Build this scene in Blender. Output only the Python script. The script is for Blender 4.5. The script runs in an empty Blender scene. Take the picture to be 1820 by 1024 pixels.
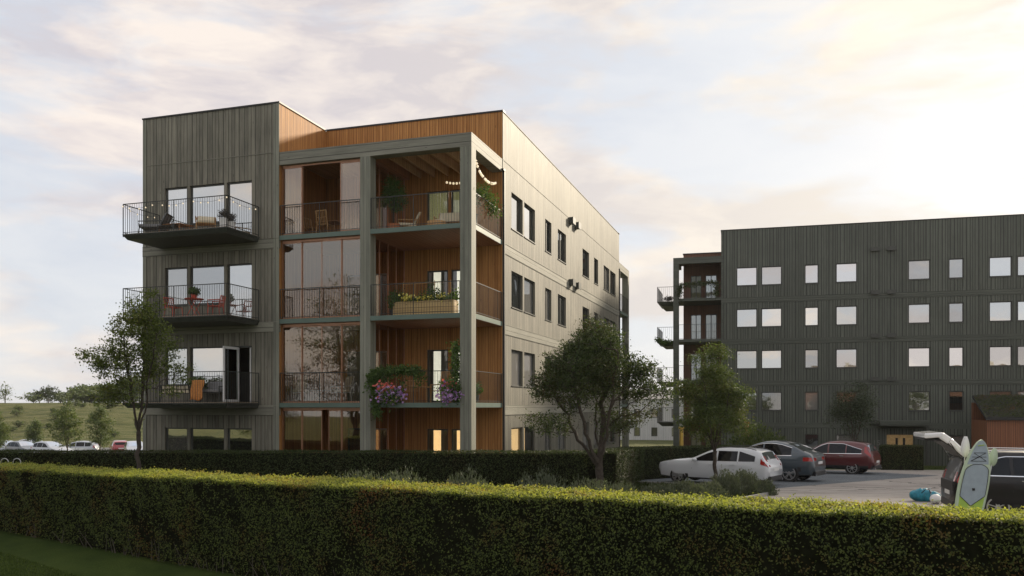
import bpy, math, random
import numpy as np
from mathutils import Vector, Matrix, noise
rad = math.radians
C = bpy.context.scene
COL = C.collection

# ------------------------------------------------------------------ camera
EYE = 3.1; HOR = 722.0; F = 1500.0
cam = bpy.data.cameras.new('camera'); camo = bpy.data.objects.new('camera', cam)
COL.objects.link(camo); C.camera = camo
camo.location = (0, 0, EYE); camo.rotation_euler = (rad(90), 0, 0)
cam.sensor_width = 36; cam.sensor_fit = 'HORIZONTAL'; cam.lens = 36*F/1820
cam.shift_y = (HOR-512)/1820; cam.clip_start = .1; cam.clip_end = 6000
# ------------------------------------------------------------------ light
AZ, EL = 40.5, 22.0                       # sun: degrees right of the view, degrees up
sd = Vector((math.sin(rad(AZ))*math.cos(rad(EL)), math.cos(rad(AZ))*math.cos(rad(EL)), math.sin(rad(EL))))
sun = bpy.data.lights.new('sun', 'SUN'); sun.energy = 2.1; sun.angle = rad(5); sun.color = (1, .86, .66)
so = bpy.data.objects.new('sun', sun); COL.objects.link(so)
so.rotation_euler = (-sd).to_track_quat('-Z', 'Y').to_euler()
C.view_settings.view_transform = 'Standard'; C.view_settings.look = 'None'
C.view_settings.gamma = 1; C.view_settings.exposure = 1.48
C.view_settings.use_curve_mapping = False

class NT:
    def __init__(s, nt): s.nt = nt; nt.nodes.clear()
    def n(s, t, inp=None, **kw):
        nd = s.nt.nodes.new(t)
        for k, v in kw.items(): setattr(nd, k, v)
        for k, v in (inp or {}).items(): s.put(nd.inputs[k], v)
        return nd
    def put(s, sock, v):
        if isinstance(v, bpy.types.NodeSocket): s.nt.links.new(v, sock)
        else: sock.default_value = v
    def m(s, op, a, b=0.0, c=None, clamp=False):
        nd = s.nt.nodes.new('ShaderNodeMath'); nd.operation = op; nd.use_clamp = clamp
        s.put(nd.inputs[0], a); s.put(nd.inputs[1], b)
        if c is not None: s.put(nd.inputs[2], c)
        return nd.outputs[0]
    def mix(s, f, a, b, blend='MIX'):
        nd = s.nt.nodes.new('ShaderNodeMix'); nd.data_type = 'RGBA'; nd.blend_type = blend
        s.put(nd.inputs[0], f); s.put(nd.inputs[6], a if isinstance(a, bpy.types.NodeSocket) else (*a, 1)); s.put(nd.inputs[7], b if isinstance(b, bpy.types.NodeSocket) else (*b, 1))
        return nd.outputs[2]
    def rng(s, v, a, b, c, d):
        nd = s.nt.nodes.new('ShaderNodeMapRange'); s.put(nd.inputs[0], v)
        for i, x in enumerate((a, b, c, d)): nd.inputs[i+1].default_value = x
        return nd.outputs[0]
    def noise(s, vec, scale, detail=4, rough=.55, w=0):
        nd = s.nt.nodes.new('ShaderNodeTexNoise'); s.put(nd.inputs['Vector'], vec)
        nd.inputs['Scale'].default_value = scale; nd.inputs['Detail'].default_value = detail; nd.inputs['Roughness'].default_value = rough
        return nd.outputs[0]
    def xyz(s, x, y, z=0.0):
        nd = s.nt.nodes.new('ShaderNodeCombineXYZ'); s.put(nd.inputs[0], x); s.put(nd.inputs[1], y); s.put(nd.inputs[2], z); return nd.outputs[0]

# world: Nishita sky with procedural clouds, warmer and brighter near the sun
W = bpy.data.worlds.new('World'); C.world = W; W.use_nodes = True
t = NT(W.node_tree)
sky = t.n('ShaderNodeTexSky', sky_type='NISHITA'); sky.sun_disc = False
sky.sun_elevation = rad(EL); sky.sun_rotation = rad(AZ); sky.dust_density = 2.0; sky.ozone_density = 1.5
tc = t.n('ShaderNodeTexCoord').outputs['Generated']
sp = t.n('ShaderNodeSeparateXYZ', {0: tc}).outputs
zz = t.m('ADD', t.m('MAXIMUM', sp[2], 0.0), .16)
cv = t.xyz(t.m('DIVIDE', sp[0], zz), t.m('DIVIDE', sp[1], zz), 3.7)
cv2 = t.xyz(t.m('MULTIPLY', sp[0], 2.2), t.m('MULTIPLY', sp[1], 2.2), t.m('MULTIPLY', sp[2], 6.5))
wn = t.n('ShaderNodeTexNoise', {'Vector': cv2, 'Scale': 1.1, 'Detail': 4.0}).outputs[1]
cv2 = t.n('ShaderNodeVectorMath', {0: cv2, 1: t.n('ShaderNodeVectorMath', {0: wn, 1: (.8, .8, .5)}, operation='MULTIPLY').outputs[0]}, operation='ADD').outputs[0]
n1 = t.noise(cv2, 1.9, 10, .56); n2 = t.noise(cv, .8, 6, .6); n3 = t.noise(cv2, 2.3, 8, .58)
mask = t.rng(t.m('ADD', t.m('MULTIPLY', n1, .75), t.m('MULTIPLY', n2, .35)), .49, .60, .3, 1.0)
GA, GE = rad(31), rad(19)      # the bright veil of cloud
gd = (math.sin(GA)*math.cos(GE), math.cos(GA)*math.cos(GE), math.sin(GE))
dt = t.n('ShaderNodeVectorMath', {0: tc, 1: gd}, operation='DOT_PRODUCT').outputs['Value']
dtp = t.m('MAXIMUM', dt, 0.0)
glow = t.m('POWER', dtp, 26.0); glow2 = t.m('POWER', dtp, 7.0)
shade = t.rng(n3, .42, .60, 0, 1)
cc = t.mix(shade, (2.45, 2.3, 2.42), (3.55, 3.2, 2.95))
low = t.rng(sp[2], 0.0, .28, 1, 0)
cc = t.mix(t.m('MULTIPLY', low, .35), cc, (3.2, 3.0, 2.65))
cc = t.mix(t.m('MULTIPLY', glow2, .6), cc, (3.5, 3.22, 2.75))
cc = t.mix(1.0, cc, t.n('ShaderNodeCombineColor', {0: t.m('MULTIPLY', glow, .55), 1: t.m('MULTIPLY', glow, .48), 2: t.m('MULTIPLY', glow, .3)}).outputs[0], 'ADD')
base = t.mix(.93, sky.outputs[0], (2.45, 2.68, 3.0))
bgc = t.mix(mask, base, cc)
bg = t.n('ShaderNodeBackground', {0: bgc, 1: .1})
t.n('ShaderNodeOutputWorld', {0: bg.outputs[0]})

# ------------------------------------------------------------------ materials
MATS = {}
def newmat(name):
    m = bpy.data.materials.new(name); m.use_nodes = True; MATS[name] = m
    return m, NT(m.node_tree)
def pbr(name, col, rough=.6, metal=0.0, spec=.5, var=0.0, scale=6, bump=0.0, coat=0.0, emit=None, es=0.0):
    m, t = newmat(name)
    p = t.n('ShaderNodeBsdfPrincipled', {'Roughness': rough, 'Metallic': metal, 'Specular IOR Level': spec, 'Coat Weight': coat, 'Coat Roughness': .04})
    p.inputs['Base Color'].default_value = (*col, 1)
    if var or bump:
        co = t.n('ShaderNodeTexCoord').outputs['Object']; nz = t.noise(co, scale, 6, .6)
        if var:
            f = t.rng(nz, .3, .7, 0, 1)
            t.put(p.inputs['Base Color'], t.mix(f, tuple(c*(1-var) for c in col), tuple(min(1, c*(1+var)) for c in col)))
        if bump: t.put(p.inputs['Normal'], t.n('ShaderNodeBump', {'Strength': bump, 'Distance': .02, 'Height': nz}).outputs[0])
    if emit: p.inputs['Emission Color'].default_value = (*emit, 1); p.inputs['Emission Strength'].default_value = es
    t.n('ShaderNodeOutputMaterial', {0: p.outputs[0]}); return m
def boards(name, c1, c2, w=.2, rough=.5, groove=.05, horizontal=False, joint=None, spec=.5, gd=.35, knots=True, weather=.5):
    """timber boards running up the wall, u = metres along it, v = height"""
    m, t = newmat(name)
    uv = t.n('ShaderNodeUVMap').outputs[0]; s = t.n('ShaderNodeSeparateXYZ', {0: uv}).outputs
    u, v = (s[1], s[0]) if horizontal else (s[0], s[1])
    q = t.m('ADD', t.m('DIVIDE', u, w), t.m('MULTIPLY', t.m('SINE', t.m('MULTIPLY', u, 4.1/w*.37)), .22)); idx = t.m('FLOOR', q); fr = t.m('FRACT', q)
    rnd = t.n('ShaderNodeTexWhiteNoise', {'W': idx}, noise_dimensions='1D').outputs[0]
    grain = t.noise(t.xyz(t.m('MULTIPLY', u, 38), t.m('MULTIPLY', v, 1.6), t.m('MULTIPLY', rnd, 50)), 1, 6, .62)
    blot = t.noise(t.xyz(t.m('MULTIPLY', u, 3), t.m('MULTIPLY', v, .55), t.m('MULTIPLY', rnd, 9)), 1, 5, .6)
    big = t.noise(t.xyz(t.m('MULTIPLY', u, .3), t.m('MULTIPLY', v, .3)), 1, 3)
    f = t.m('ADD', t.m('MULTIPLY', t.rng(grain, .35, .65, 0, 1), .4), t.m('MULTIPLY', t.rng(blot, .3, .7, 0, 1), weather*.6))
    f = t.m('ADD', f, t.m('MULTIPLY', rnd, .42), clamp=True)
    col = t.mix(f, c1, c2)
    col = t.mix(t.rng(big, .35, .65, 0, .3), col, tuple(x*.72 for x in c1))
    streak = t.noise(t.xyz(t.m('MULTIPLY', u, 9), t.m('MULTIPLY', v, .22)), 1, 4, .6)
    col = t.mix(t.rng(streak, .52, .72, 0, .45), col, tuple(x*.5 for x in c1))
    g = t.m('MULTIPLY', t.m('GREATER_THAN', fr, groove), t.m('LESS_THAN', fr, 1-groove))
    if knots:
        vo = t.n('ShaderNodeTexVoronoi', {'Vector': t.xyz(t.m('MULTIPLY', u, 5), t.m('MULTIPLY', v, 1.1)), 'Scale': 1.0}).outputs[0]
        col = t.mix(t.m('MULTIPLY', t.m('LESS_THAN', vo, .06), .6), col, tuple(x*.35 for x in c1))
    col = t.mix(g, tuple(x*gd for x in c1), col)
    h = t.m('ADD', g, t.m('MULTIPLY', grain, .12))
    b = t.n('ShaderNodeBump', {'Strength': .8, 'Distance': .012, 'Height': h}).outputs[0]
    r = t.m('ADD', rough-.08, t.m('MULTIPLY', grain, .2))
    p = t.n('ShaderNodeBsdfPrincipled', {'Base Color': col, 'Roughness': r, 'Normal': b, 'Specular IOR Level': spec})
    t.n('ShaderNodeOutputMaterial', {0: p.outputs[0]}); return m
def leafmat(name, c1, c2, c3=None, trans=.35, rough=.65):
    m, t = newmat(name)
    rnd = t.n('ShaderNodeNewGeometry').outputs['Random Per Island']
    co = t.n('ShaderNodeTexCoord').outputs['Object']; nz = t.noise(co, .9, 3)
    col = t.mix(rnd, c1, c2)
    if c3: col = t.mix(t.m('MULTIPLY', t.rng(nz, .48, .68, 0, 1), t.m('GREATER_THAN', t.m('FRACT', t.m('MULTIPLY', rnd, 7.3)), .45)), col, c3)
    p = t.n('ShaderNodeBsdfPrincipled', {'Base Color': col, 'Roughness': rough, 'Specular IOR Level': .3})
    tr = t.n('ShaderNodeBsdfTranslucent', {0: t.mix(1.0, col, (1.3, 1.35, .6), 'MULTIPLY')})
    mx = t.n('ShaderNodeMixShader', {0: trans, 1: p.outputs[0], 2: tr.outputs[0]})
    t.n('ShaderNodeOutputMaterial', {0: mx.outputs[0]}); return m
def glassmat(name, refl, tint, see=.0, body=(.02, .022, .022), rough=.02):
    """coated pane: mirror part, see-through part and a dark body"""
    m, t = newmat(name)
    gl = t.n('ShaderNodeBsdfGlossy', {0: (*tint, 1), 'Roughness': rough})
    if rough < .05:
        co = t.n('ShaderNodeTexCoord').outputs['Object']
        t.put(gl.inputs['Normal'], t.n('ShaderNodeBump', {'Strength': .07 if refl > .3 else .012, 'Distance': .05, 'Height': t.noise(co, .8, 2)}).outputs[0])
    df = t.n('ShaderNodeBsdfDiffuse', {0: (*body, 1)})
    if refl > .3: t.put(df.inputs[0], t.mix(t.m('GREATER_THAN', t.m('FRACT', t.m('MULTIPLY', t.n('ShaderNodeObjectInfo').outputs['Random'], 13.7)), .5), body, (.28, .27, .25)))
    tp = t.n('ShaderNodeBsdfTransparent', {0: (*[min(1, .35+x*.6) for x in tint], 1)})
    inner = t.n('ShaderNodeMixShader', {0: see, 1: df.outputs[0], 2: tp.outputs[0]})
    fr = t.n('ShaderNodeFresnel', {0: 1.5 if name != 'car_glass' else 1.22}).outputs[0]
    orn = t.n('ShaderNodeObjectInfo').outputs['Random'] if refl > .3 else 0.0
    f = t.m('SUBTRACT', t.m('ADD', refl, t.m('MULTIPLY', fr, 1-refl)), t.m('MULTIPLY', orn, .45), clamp=True)
    mx = t.n('ShaderNodeMixShader', {0: f, 1: inner.outputs[0], 2: gl.outputs[0]})
    t.n('ShaderNodeOutputMaterial', {0: mx.outputs[0]}); return m

M = {}
M['siding'] = boards('grey_siding', (.085, .083, .066), (.285, .268, .21), w=.175, rough=.6, spec=.25, weather=.9, groove=.045, gd=.2)
M['trim'] = boards('grey_trim', (.15, .15, .12), (.33, .32, .26), w=.2, rough=.6, spec=.25, weather=.8, groove=.03, horizontal=True)
M['colw'] = boards('column_boards', (.145, .152, .12), (.31, .31, .25), w=.135, rough=.6, spec=.25, weather=.8, groove=.03)
M['cedar'] = boards('cedar_boards', (.31, .13, .04), (.64, .33, .11), w=.095, rough=.6, spec=.2, groove=.06, gd=.25)
M['soffit'] = boards('soffit_boards', (.30, .13, .06), (.46, .22, .11), w=.14, rough=.5, groove=.04)
M['dark_siding'] = boards('dark_siding', (.056, .064, .05), (.135, .15, .12), w=.19, rough=.55, groove=.12, gd=.42, knots=False)
M['dark_trim'] = boards('dark_trim', (.056, .064, .05), (.108, .12, .095), w=.2, rough=.55, groove=.03, horizontal=True, knots=False)
M['shed_wood'] = boards('shed_boards', (.17, .06, .025), (.30, .12, .05), w=.10, rough=.6, groove=.10)
M['white_siding'] = boards('pale_siding', (.45, .46, .45), (.6, .6, .58), w=.2, rough=.6, groove=.06, knots=False)
M['fascia'] = pbr('green_fascia', (.105, .155, .125), .45, var=.12, scale=2)
M['metal'] = pbr('dark_metal', (.035, .038, .032), .4, .2, var=.2)
M['black'] = pbr('black_coping', (.012, .012, .012), .5, var=.3)
M['frame'] = pbr('window_frame', (.055, .058, .05), .45, var=.2)
M['copper'] = pbr('copper_frame', (.42, .22, .13), .35, .4, var=.15)
M['mirror'] = glassmat('sky_glass', .84, (1.0, .985, .95))
M['glass'] = glassmat('dark_glass', .45, (.85, .88, .88), see=.25)
M['clear'] = glassmat('clear_glass', .10, (.9, .92, .9), see=1.0)
M['bronze'] = glassmat('bronze_glass', .22, (.84, .77, .67), see=.97)
M['bronze_clear'] = glassmat('bronze_clear_glass', .16, (.8, .62, .52), see=.95)
M['carglass'] = glassmat('car_glass', .02, (.8, .85, .9), body=(.008, .008, .009))
M['lit_cedar'] = boards('lit_cedar_boards', (.42, .25, .13), (.62, .42, .25), w=.14, rough=.6, spec=.2, groove=.04)  # cedar made paler so the top loggia ceiling looks lit
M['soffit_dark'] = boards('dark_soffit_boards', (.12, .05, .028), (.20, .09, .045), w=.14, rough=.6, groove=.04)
M['floor'] = pbr('decking', (.38, .29, .2), .7, var=.25)
M['inside'] = pbr('room_plaster', (.35, .32, .28), .8, var=.1)
M['curtain'] = pbr('curtain_cloth', (.75, .74, .68), .9, var=.15, scale=20)
M['green_curtain'] = pbr('olive_curtain_cloth', (.55, .55, .26), .9, var=.25, scale=20, emit=(.75, .72, .4), es=.04)  # faint glow added to the cloth in place of room light
M['white'] = pbr('white_paint', (.7, .7, .68), .5, var=.05)
M['grey_cushion'] = pbr('grey_cushion', (.22, .22, .22), .9, var=.1)
M['cream'] = pbr('cream_cushion', (.62, .55, .4), .9, var=.12)
M['red'] = pbr('red_metal', (.45, .07, .035), .45, var=.1)
M['wicker'] = pbr('wicker', (.45, .26, .1), .7, var=.35, scale=60, bump=.5)
M['teak'] = pbr('teak', (.36, .17, .06), .55, var=.3, scale=15)
M['planter'] = boards('planter_boards', (.38, .26, .10), (.55, .40, .18), w=.14, rough=.6, groove=.04, horizontal=True)
M['terracotta'] = pbr('terracotta', (.38, .13, .05), .8, var=.2)
M['orange_cloth'] = pbr('orange_cloth', (.52, .22, .06), .9, var=.25, scale=14)
M['bulb'] = pbr('bulb_glass', (.75, .7, .6), .2, emit=(1, .8, .5), es=.25)
M['pot_dark'] = pbr('dark_pot', (.05, .05, .045), .6, var=.2)
M['bark'] = pbr('bark', (.055, .043, .032), .9, var=.45, scale=14, bump=.8)
M['bark2'] = pbr('pale_bark', (.10, .085, .065), .9, var=.4, scale=14, bump=.8)
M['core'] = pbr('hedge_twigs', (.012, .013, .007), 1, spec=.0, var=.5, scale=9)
M['leaf_hedge'] = leafmat('hedge_leaves', (.010, .020, .005), (.14, .18, .04), (.14, .065, .016))
M['leaf_sunlit'] = leafmat('sunlit_hedge_leaves', (.17, .20, .04), (.40, .41, .10), (.36, .28, .07), trans=.45)  # hedge top leaves, sunlight put into a brighter leaf colour
M['leaf_back'] = leafmat('back_hedge_leaves', (.018, .032, .008), (.055, .075, .018), (.05, .04, .012), trans=.25)
M['leaf_tree'] = leafmat('tree_leaves', (.04, .062, .02), (.12, .16, .045), (.15, .15, .04), trans=.3)
M['leaf_light'] = leafmat('light_tree_leaves', (.06, .085, .02), (.17, .21, .06), (.2, .2, .06), trans=.4)
M['leaf_dark'] = leafmat('dark_leaves', (.02, .036, .014), (.09, .12, .04), (.075, .06, .025), trans=.28)
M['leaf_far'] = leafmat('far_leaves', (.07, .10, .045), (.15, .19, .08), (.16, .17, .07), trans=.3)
M['leaf_dull'] = leafmat('dull_leaves', (.035, .05, .03), (.07, .09, .05), trans=.2)  # duller green with a narrow spread
M['leaf_grey'] = leafmat('greygreen_leaves', (.06, .075, .05), (.14, .16, .11), (.10, .13, .06), trans=.2)
M['leaf_pot'] = leafmat('houseplant_leaves', (.04, .08, .02), (.12, .19, .05), trans=.35)
M['leaf_lav'] = leafmat('heather_leaves', (.07, .06, .06), (.14, .12, .11), trans=.2)
M['flower_y'] = leafmat('yellow_petals', (.7, .55, .05), (.85, .8, .25), trans=.3)
M['flower_p'] = leafmat('purple_petals', (.35, .16, .5), (.62, .42, .75), trans=.3)
M['flower_r'] = leafmat('red_petals', (.65, .08, .10), (.85, .28, .2), trans=.3)
M['grassleaf'] = leafmat('grass_blades', (.03, .055, .01), (.13, .18, .035), trans=.3)
M['rubber'] = pbr('tyre_rubber', (.012, .012, .012), .8)
M['alloy'] = pbr('alloy', (.5, .5, .5), .3, .85)
M['chrome'] = pbr('chrome', (.75, .75, .75), .12, 1.0)
M['plastic'] = pbr('black_plastic', (.015, .015, .016), .5)
M['tail'] = pbr('tail_lamp', (.35, .012, .012), .15, coat=1)
M['head'] = pbr('head_lamp', (.6, .62, .65), .1, coat=1)
def paint(n, c, r=.35, metal=.0): return pbr(n, c, r, metal, coat=1.0)
M['p_white'] = paint('white_car_paint', (.62, .64, .66)); M['p_slate'] = paint('slate_car_paint', (.055, .075, .09), .3, .4)
M['p_red'] = paint('dark_red_car_paint', (.10, .012, .014), .3, .3); M['p_black'] = pbr('black_car_paint', (.005, .005, .006), .3, 0, .35, coat=.25)
M['p_silver'] = paint('silver_car_paint', (.42, .45, .48), .3, .4); M['p_bright'] = paint('bright_red_car_paint', (.35, .03, .04), .3)
M['board_grey'] = pbr('board_grey', (.27, .33, .36), .5, var=.08); M['board_green'] = pbr('board_green', (.30, .46, .06), .5, var=.1)
M['board_pale'] = pbr('board_pale', (.42, .52, .36), .5)
M['bag'] = pbr('blue_bag_cloth', (.02, .22, .30), .6, var=.35, scale=9, bump=.8)
M['yellow'] = pbr('yellow_paint', (.5, .32, .05), .6, var=.2)
M['dark_number'] = pbr('number_metal', (.16, .165, .15), .5)
M['conc'] = pbr('concrete', (.3, .29, .27), .85, var=.2, scale=3)
M['lamp_wood'] = pbr('lit_door_wood', (.30, .21, .10), .5, var=.3, emit=(1, .6, .22), es=.03)
M['lit_curtain'] = pbr('lit_curtain', (.7, .7, .65), .9, var=.1, emit=(1, .95, .8), es=.16)
M['lit_room'] = pbr('lit_room', (.5, .38, .2), .8, var=.3, scale=2, emit=(1, .7, .35), es=.28)

# ------------------------------------------------------------------ helpers
def tag(o, label=None, cat=None, group=None, kind=None):
    if label: o['label'] = label
    if cat: o['category'] = cat
    if group: o['group'] = group
    if kind: o['kind'] = kind
    return o
def empty(name, loc=(0, 0, 0), rz=0, label=None, cat=None, group=None):
    o = bpy.data.objects.new(name, None); COL.objects.link(o); o.location = loc; o.rotation_euler = (0, 0, rz)
    o.empty_display_size = .2
    return tag(o, label, cat, group)
def children(o): return [c for c in bpy.data.objects if c.parent == o]
def copy_tree(o, parent=None):
    c = o.copy(); COL.objects.link(c); c.parent = parent
    for ch in children(o): copy_tree(ch, c)
    return c
class MB:
    def __init__(s): s.v = []; s.f = []
    def add(s, vs, fs):
        k = len(s.v); s.v += [tuple(p) for p in vs]; s.f += [tuple(i+k for i in f) for f in fs]; return s
    def quad(s, a, b, c, d): return s.add([a, b, c, d], [(0, 1, 2, 3)])
    def box(s, x0, x1, y0, y1, z0, z1):
        return s.add([(x0, y0, z0), (x1, y0, z0), (x1, y1, z0), (x0, y1, z0), (x0, y0, z1), (x1, y0, z1), (x1, y1, z1), (x0, y1, z1)],
                     [(0, 3, 2, 1), (4, 5, 6, 7), (0, 1, 5, 4), (1, 2, 6, 5), (2, 3, 7, 6), (3, 0, 4, 7)])
    def hexa(s, p): return s.add(p, [(0, 3, 2, 1), (4, 5, 6, 7), (0, 1, 5, 4), (1, 2, 6, 5), (2, 3, 7, 6), (3, 0, 4, 7)])
    def tube(s, pts, r, n=6, cap=True):
        pts = [Vector(p) for p in pts]; rs = r if isinstance(r, (list, tuple)) else [r]*len(pts)
        vs = []; 
        for i, p in enumerate(pts):
            d = (pts[min(i+1, len(pts)-1)]-pts[max(i-1, 0)]).normalized()
            up = Vector((0, 0, 1)) if abs(d.z) < .9 else Vector((1, 0, 0))
            a = d.cross(up).normalized(); b = d.cross(a)
            for k in range(n):
                th = 2*math.pi*(k+.5)/n; vs.append(p+(a*math.cos(th)+b*math.sin(th))*rs[i])
        fs = []
        for i in range(len(pts)-1):
            for k in range(n): fs.append((i*n+k, i*n+(k+1) % n, (i+1)*n+(k+1) % n, (i+1)*n+k))
        if cap: fs += [tuple(range(n)), tuple(range((len(pts)-1)*n, len(pts)*n))[::-1]]
        return s.add(vs, fs)
    def lathe(s, prof, n=16, c=(0, 0, 0), axis='z', cap=True):
        vs = []
        for r, z in prof:
            for k in range(n):
                th = 2*math.pi*k/n; x, y = r*math.cos(th), r*math.sin(th)
                p = (x, y, z) if axis == 'z' else (x, z, y)
                vs.append((p[0]+c[0], p[1]+c[1], p[2]+c[2]))
        fs = []
        for i in range(len(prof)-1):
            for k in range(n): fs.append((i*n+k, i*n+(k+1) % n, (i+1)*n+(k+1) % n, (i+1)*n+k))
        if cap: fs += [tuple(range(n))[::-1], tuple(range((len(prof)-1)*n, len(prof)*n))]
        return s.add(vs, fs)
    def ball(s, c, r, n=10):
        if not isinstance(r, (tuple, list)): r = (r, r, r)
        k = len(s.v); s.lathe([(max(math.sin(math.pi*i/n), .02), -math.cos(math.pi*i/n)) for i in range(n+1)], n+2)
        for i in range(k, len(s.v)):
            p = s.v[i]; s.v[i] = (c[0]+p[0]*r[0], c[1]+p[1]*r[1], c[2]+p[2]*r[2])
        return s
    def build(s, name, mat, parent=None, smooth=False, loc=None, bevel=0):
        me = bpy.data.meshes.new(name); me.from_pydata(s.v, [], s.f); me.update()
        n = len(me.loops)
        co = np.empty(len(me.vertices)*3, 'f'); me.vertices.foreach_get('co', co); co = co.reshape(-1, 3)
        li = np.empty(n, 'i'); me.loops.foreach_get('vertex_index', li)
        tot = np.empty(len(me.polygons), 'i'); me.polygons.foreach_get('loop_total', tot)
        nr = np.empty(len(me.polygons)*3, 'f'); me.polygons.foreach_get('normal', nr); nr = np.abs(np.repeat(nr.reshape(-1, 3), tot, 0))
        p = co[li]; horiz = nr[:, 2] > np.maximum(nr[:, 0], nr[:, 1])
        u = np.where(horiz | (nr[:, 1] >= nr[:, 0]), p[:, 0], p[:, 1]); v = np.where(horiz, p[:, 1], p[:, 2])
        uv = me.uv_layers.new(name='UVMap'); uv.data.foreach_set('uv', np.stack([u, v], 1).astype('f').ravel())
        if smooth: me.polygons.foreach_set('use_smooth', [True]*len(me.polygons))
        me.materials.append(M[mat] if isinstance(mat, str) else mat)
        o = bpy.data.objects.new(name, me); COL.objects.link(o); o.parent = parent
        if loc: o.location = loc
        if bevel:
            b = o.modifiers.new('bevel', 'BEVEL'); b.width = bevel; b.segments = 2; b.limit_method = 'ANGLE'
        return o
def nmesh(name, V, Fq, mat, parent=None, smooth=False):
    """numpy quads to mesh object"""
    me = bpy.data.meshes.new(name); nv, nf = len(V), len(Fq)
    me.vertices.add(nv); me.vertices.foreach_set('co', np.asarray(V, 'f').ravel())
    me.loops.add(nf*4); me.loops.foreach_set('vertex_index', np.asarray(Fq, 'i').ravel())
    me.polygons.add(nf); me.polygons.foreach_set('loop_start', np.arange(nf, dtype='i')*4)
    me.polygons.foreach_set('loop_total', np.full(nf, 4, 'i'))
    me.update(calc_edges=True); me.materials.append(M[mat] if isinstance(mat, str) else mat)
    if smooth: me.polygons.foreach_set('use_smooth', [True]*nf)
    o = bpy.data.objects.new(name, me); COL.objects.link(o); o.parent = parent; return o
def leaf_arrays(Cn, Nn, size, rs, aspect=.55, droop=0.0, along=None):
    """one rhombus leaf per centre; Nn = rough facing direction"""
    n = len(Cn); size = np.broadcast_to(size, n)*rs.uniform(.65, 1.35, n)
    if along is None: d = rs.normal(size=(n, 3))
    else: d = along+rs.normal(size=(n, 3))*.35
    d[:, 2] -= droop
    N = Nn/np.maximum(np.linalg.norm(Nn, axis=1, keepdims=True), 1e-6)
    if along is None: d = d-(d*N).sum(1, keepdims=True)*N
    d /= np.maximum(np.linalg.norm(d, axis=1, keepdims=True), 1e-6)
    s = np.cross(d, N+rs.normal(size=(n, 3))*.01); s /= np.maximum(np.linalg.norm(s, axis=1, keepdims=True), 1e-6)
    a = Cn-d*size[:, None]*.5; b = Cn+s*size[:, None]*.5*aspect+N*size[:, None]*.06; c = Cn+d*size[:, None]*.5; e = Cn-s*size[:, None]*.5*aspect+N*size[:, None]*.06
    V = np.stack([a, b, c, e], 1).reshape(-1, 3); return V, np.arange(4*n).reshape(-1, 4)
def leaves(name, Cn, Nn, size, mat, parent, seed=0, **kw):
    V, Q = leaf_arrays(np.asarray(Cn, float), np.asarray(Nn, float), size, np.random.RandomState(seed), **kw)
    return nmesh(name, V, Q, mat, parent)

# ------------------------------------------------------------------ ground
KY = [-160, 13, 17.3, 20.3, 22, 33, 37, 45, 60, 90, 2500]; KZ = [-.75, -.75, -.3, .1, .12, 0, -.12, -.4, -1.15, -2, -2]
def gz(x, y): return float(np.interp(y, KY, KZ))
def hill(x, y):
    e = max(0, min(1, (y-104)/60)); e = e*e*(3-2*e)
    w = max(0, min(1, (-x-18)/55)); w = w*w*(3-2*w)
    return e*w*(5.6+1.2*noise.noise(Vector((x*.012, y*.012, 0))))
def groundmat():
    m, t = newmat('meadow'); co = t.n('ShaderNodeTexCoord').outputs['Object']
    a = t.noise(co, .08, 6, .6); b = t.noise(co, 3, 5, .7)
    s = t.n('ShaderNodeSeparateXYZ', {0: co}).outputs
    st = t.noise(t.xyz(t.m('MULTIPLY', s[0], .12), t.m('MULTIPLY', s[1], .9), 0.0), 1, 4)
    c = t.mix(t.rng(a, .35, .65, 0, 1), (.10, .115, .035), (.17, .165, .065)); c = t.mix(t.rng(b, .3, .7, 0, .55), c, (.07, .085, .03)); c = t.mix(t.rng(st, .45, .6, 0, .7), c, (.20, .20, .10)); c = t.mix(t.rng(t.noise(co, .35, 6, .7), .5, .62, 0, .7), c, (.05, .07, .025))
    p = t.n('ShaderNodeBsdfPrincipled', {'Base Color': c, 'Roughness': 1.0, 'Specular IOR Level': .1, 'Normal': t.n('ShaderNodeBump', {'Strength': 1.0, 'Distance': .5, 'Height': b}).outputs[0]})
    t.n('ShaderNodeOutputMaterial', {0: p.outputs[0]}); M['meadow'] = m
groundmat()
def lawnmat():
    m, t = newmat('lawn'); co = t.n('ShaderNodeTexCoord').outputs['Object']
    a = t.noise(co, .7, 5, .6); b = t.noise(co, 40, 3, .7)
    c = t.mix(t.rng(a, .35, .65, 0, 1), (.032, .055, .010), (.07, .10, .02)); c = t.mix(t.rng(b, .35, .65, 0, .6), c, (.02, .032, .008))
    p = t.n('ShaderNodeBsdfPrincipled', {'Base Color': c, 'Roughness': 1.0, 'Specular IOR Level': .1, 'Normal': t.n('ShaderNodeBump', {'Strength': .8, 'Distance': .03, 'Height': b}).outputs[0]})
    t.n('ShaderNodeOutputMaterial', {0: p.outputs[0]}); M['lawn'] = m
lawnmat()
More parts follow.
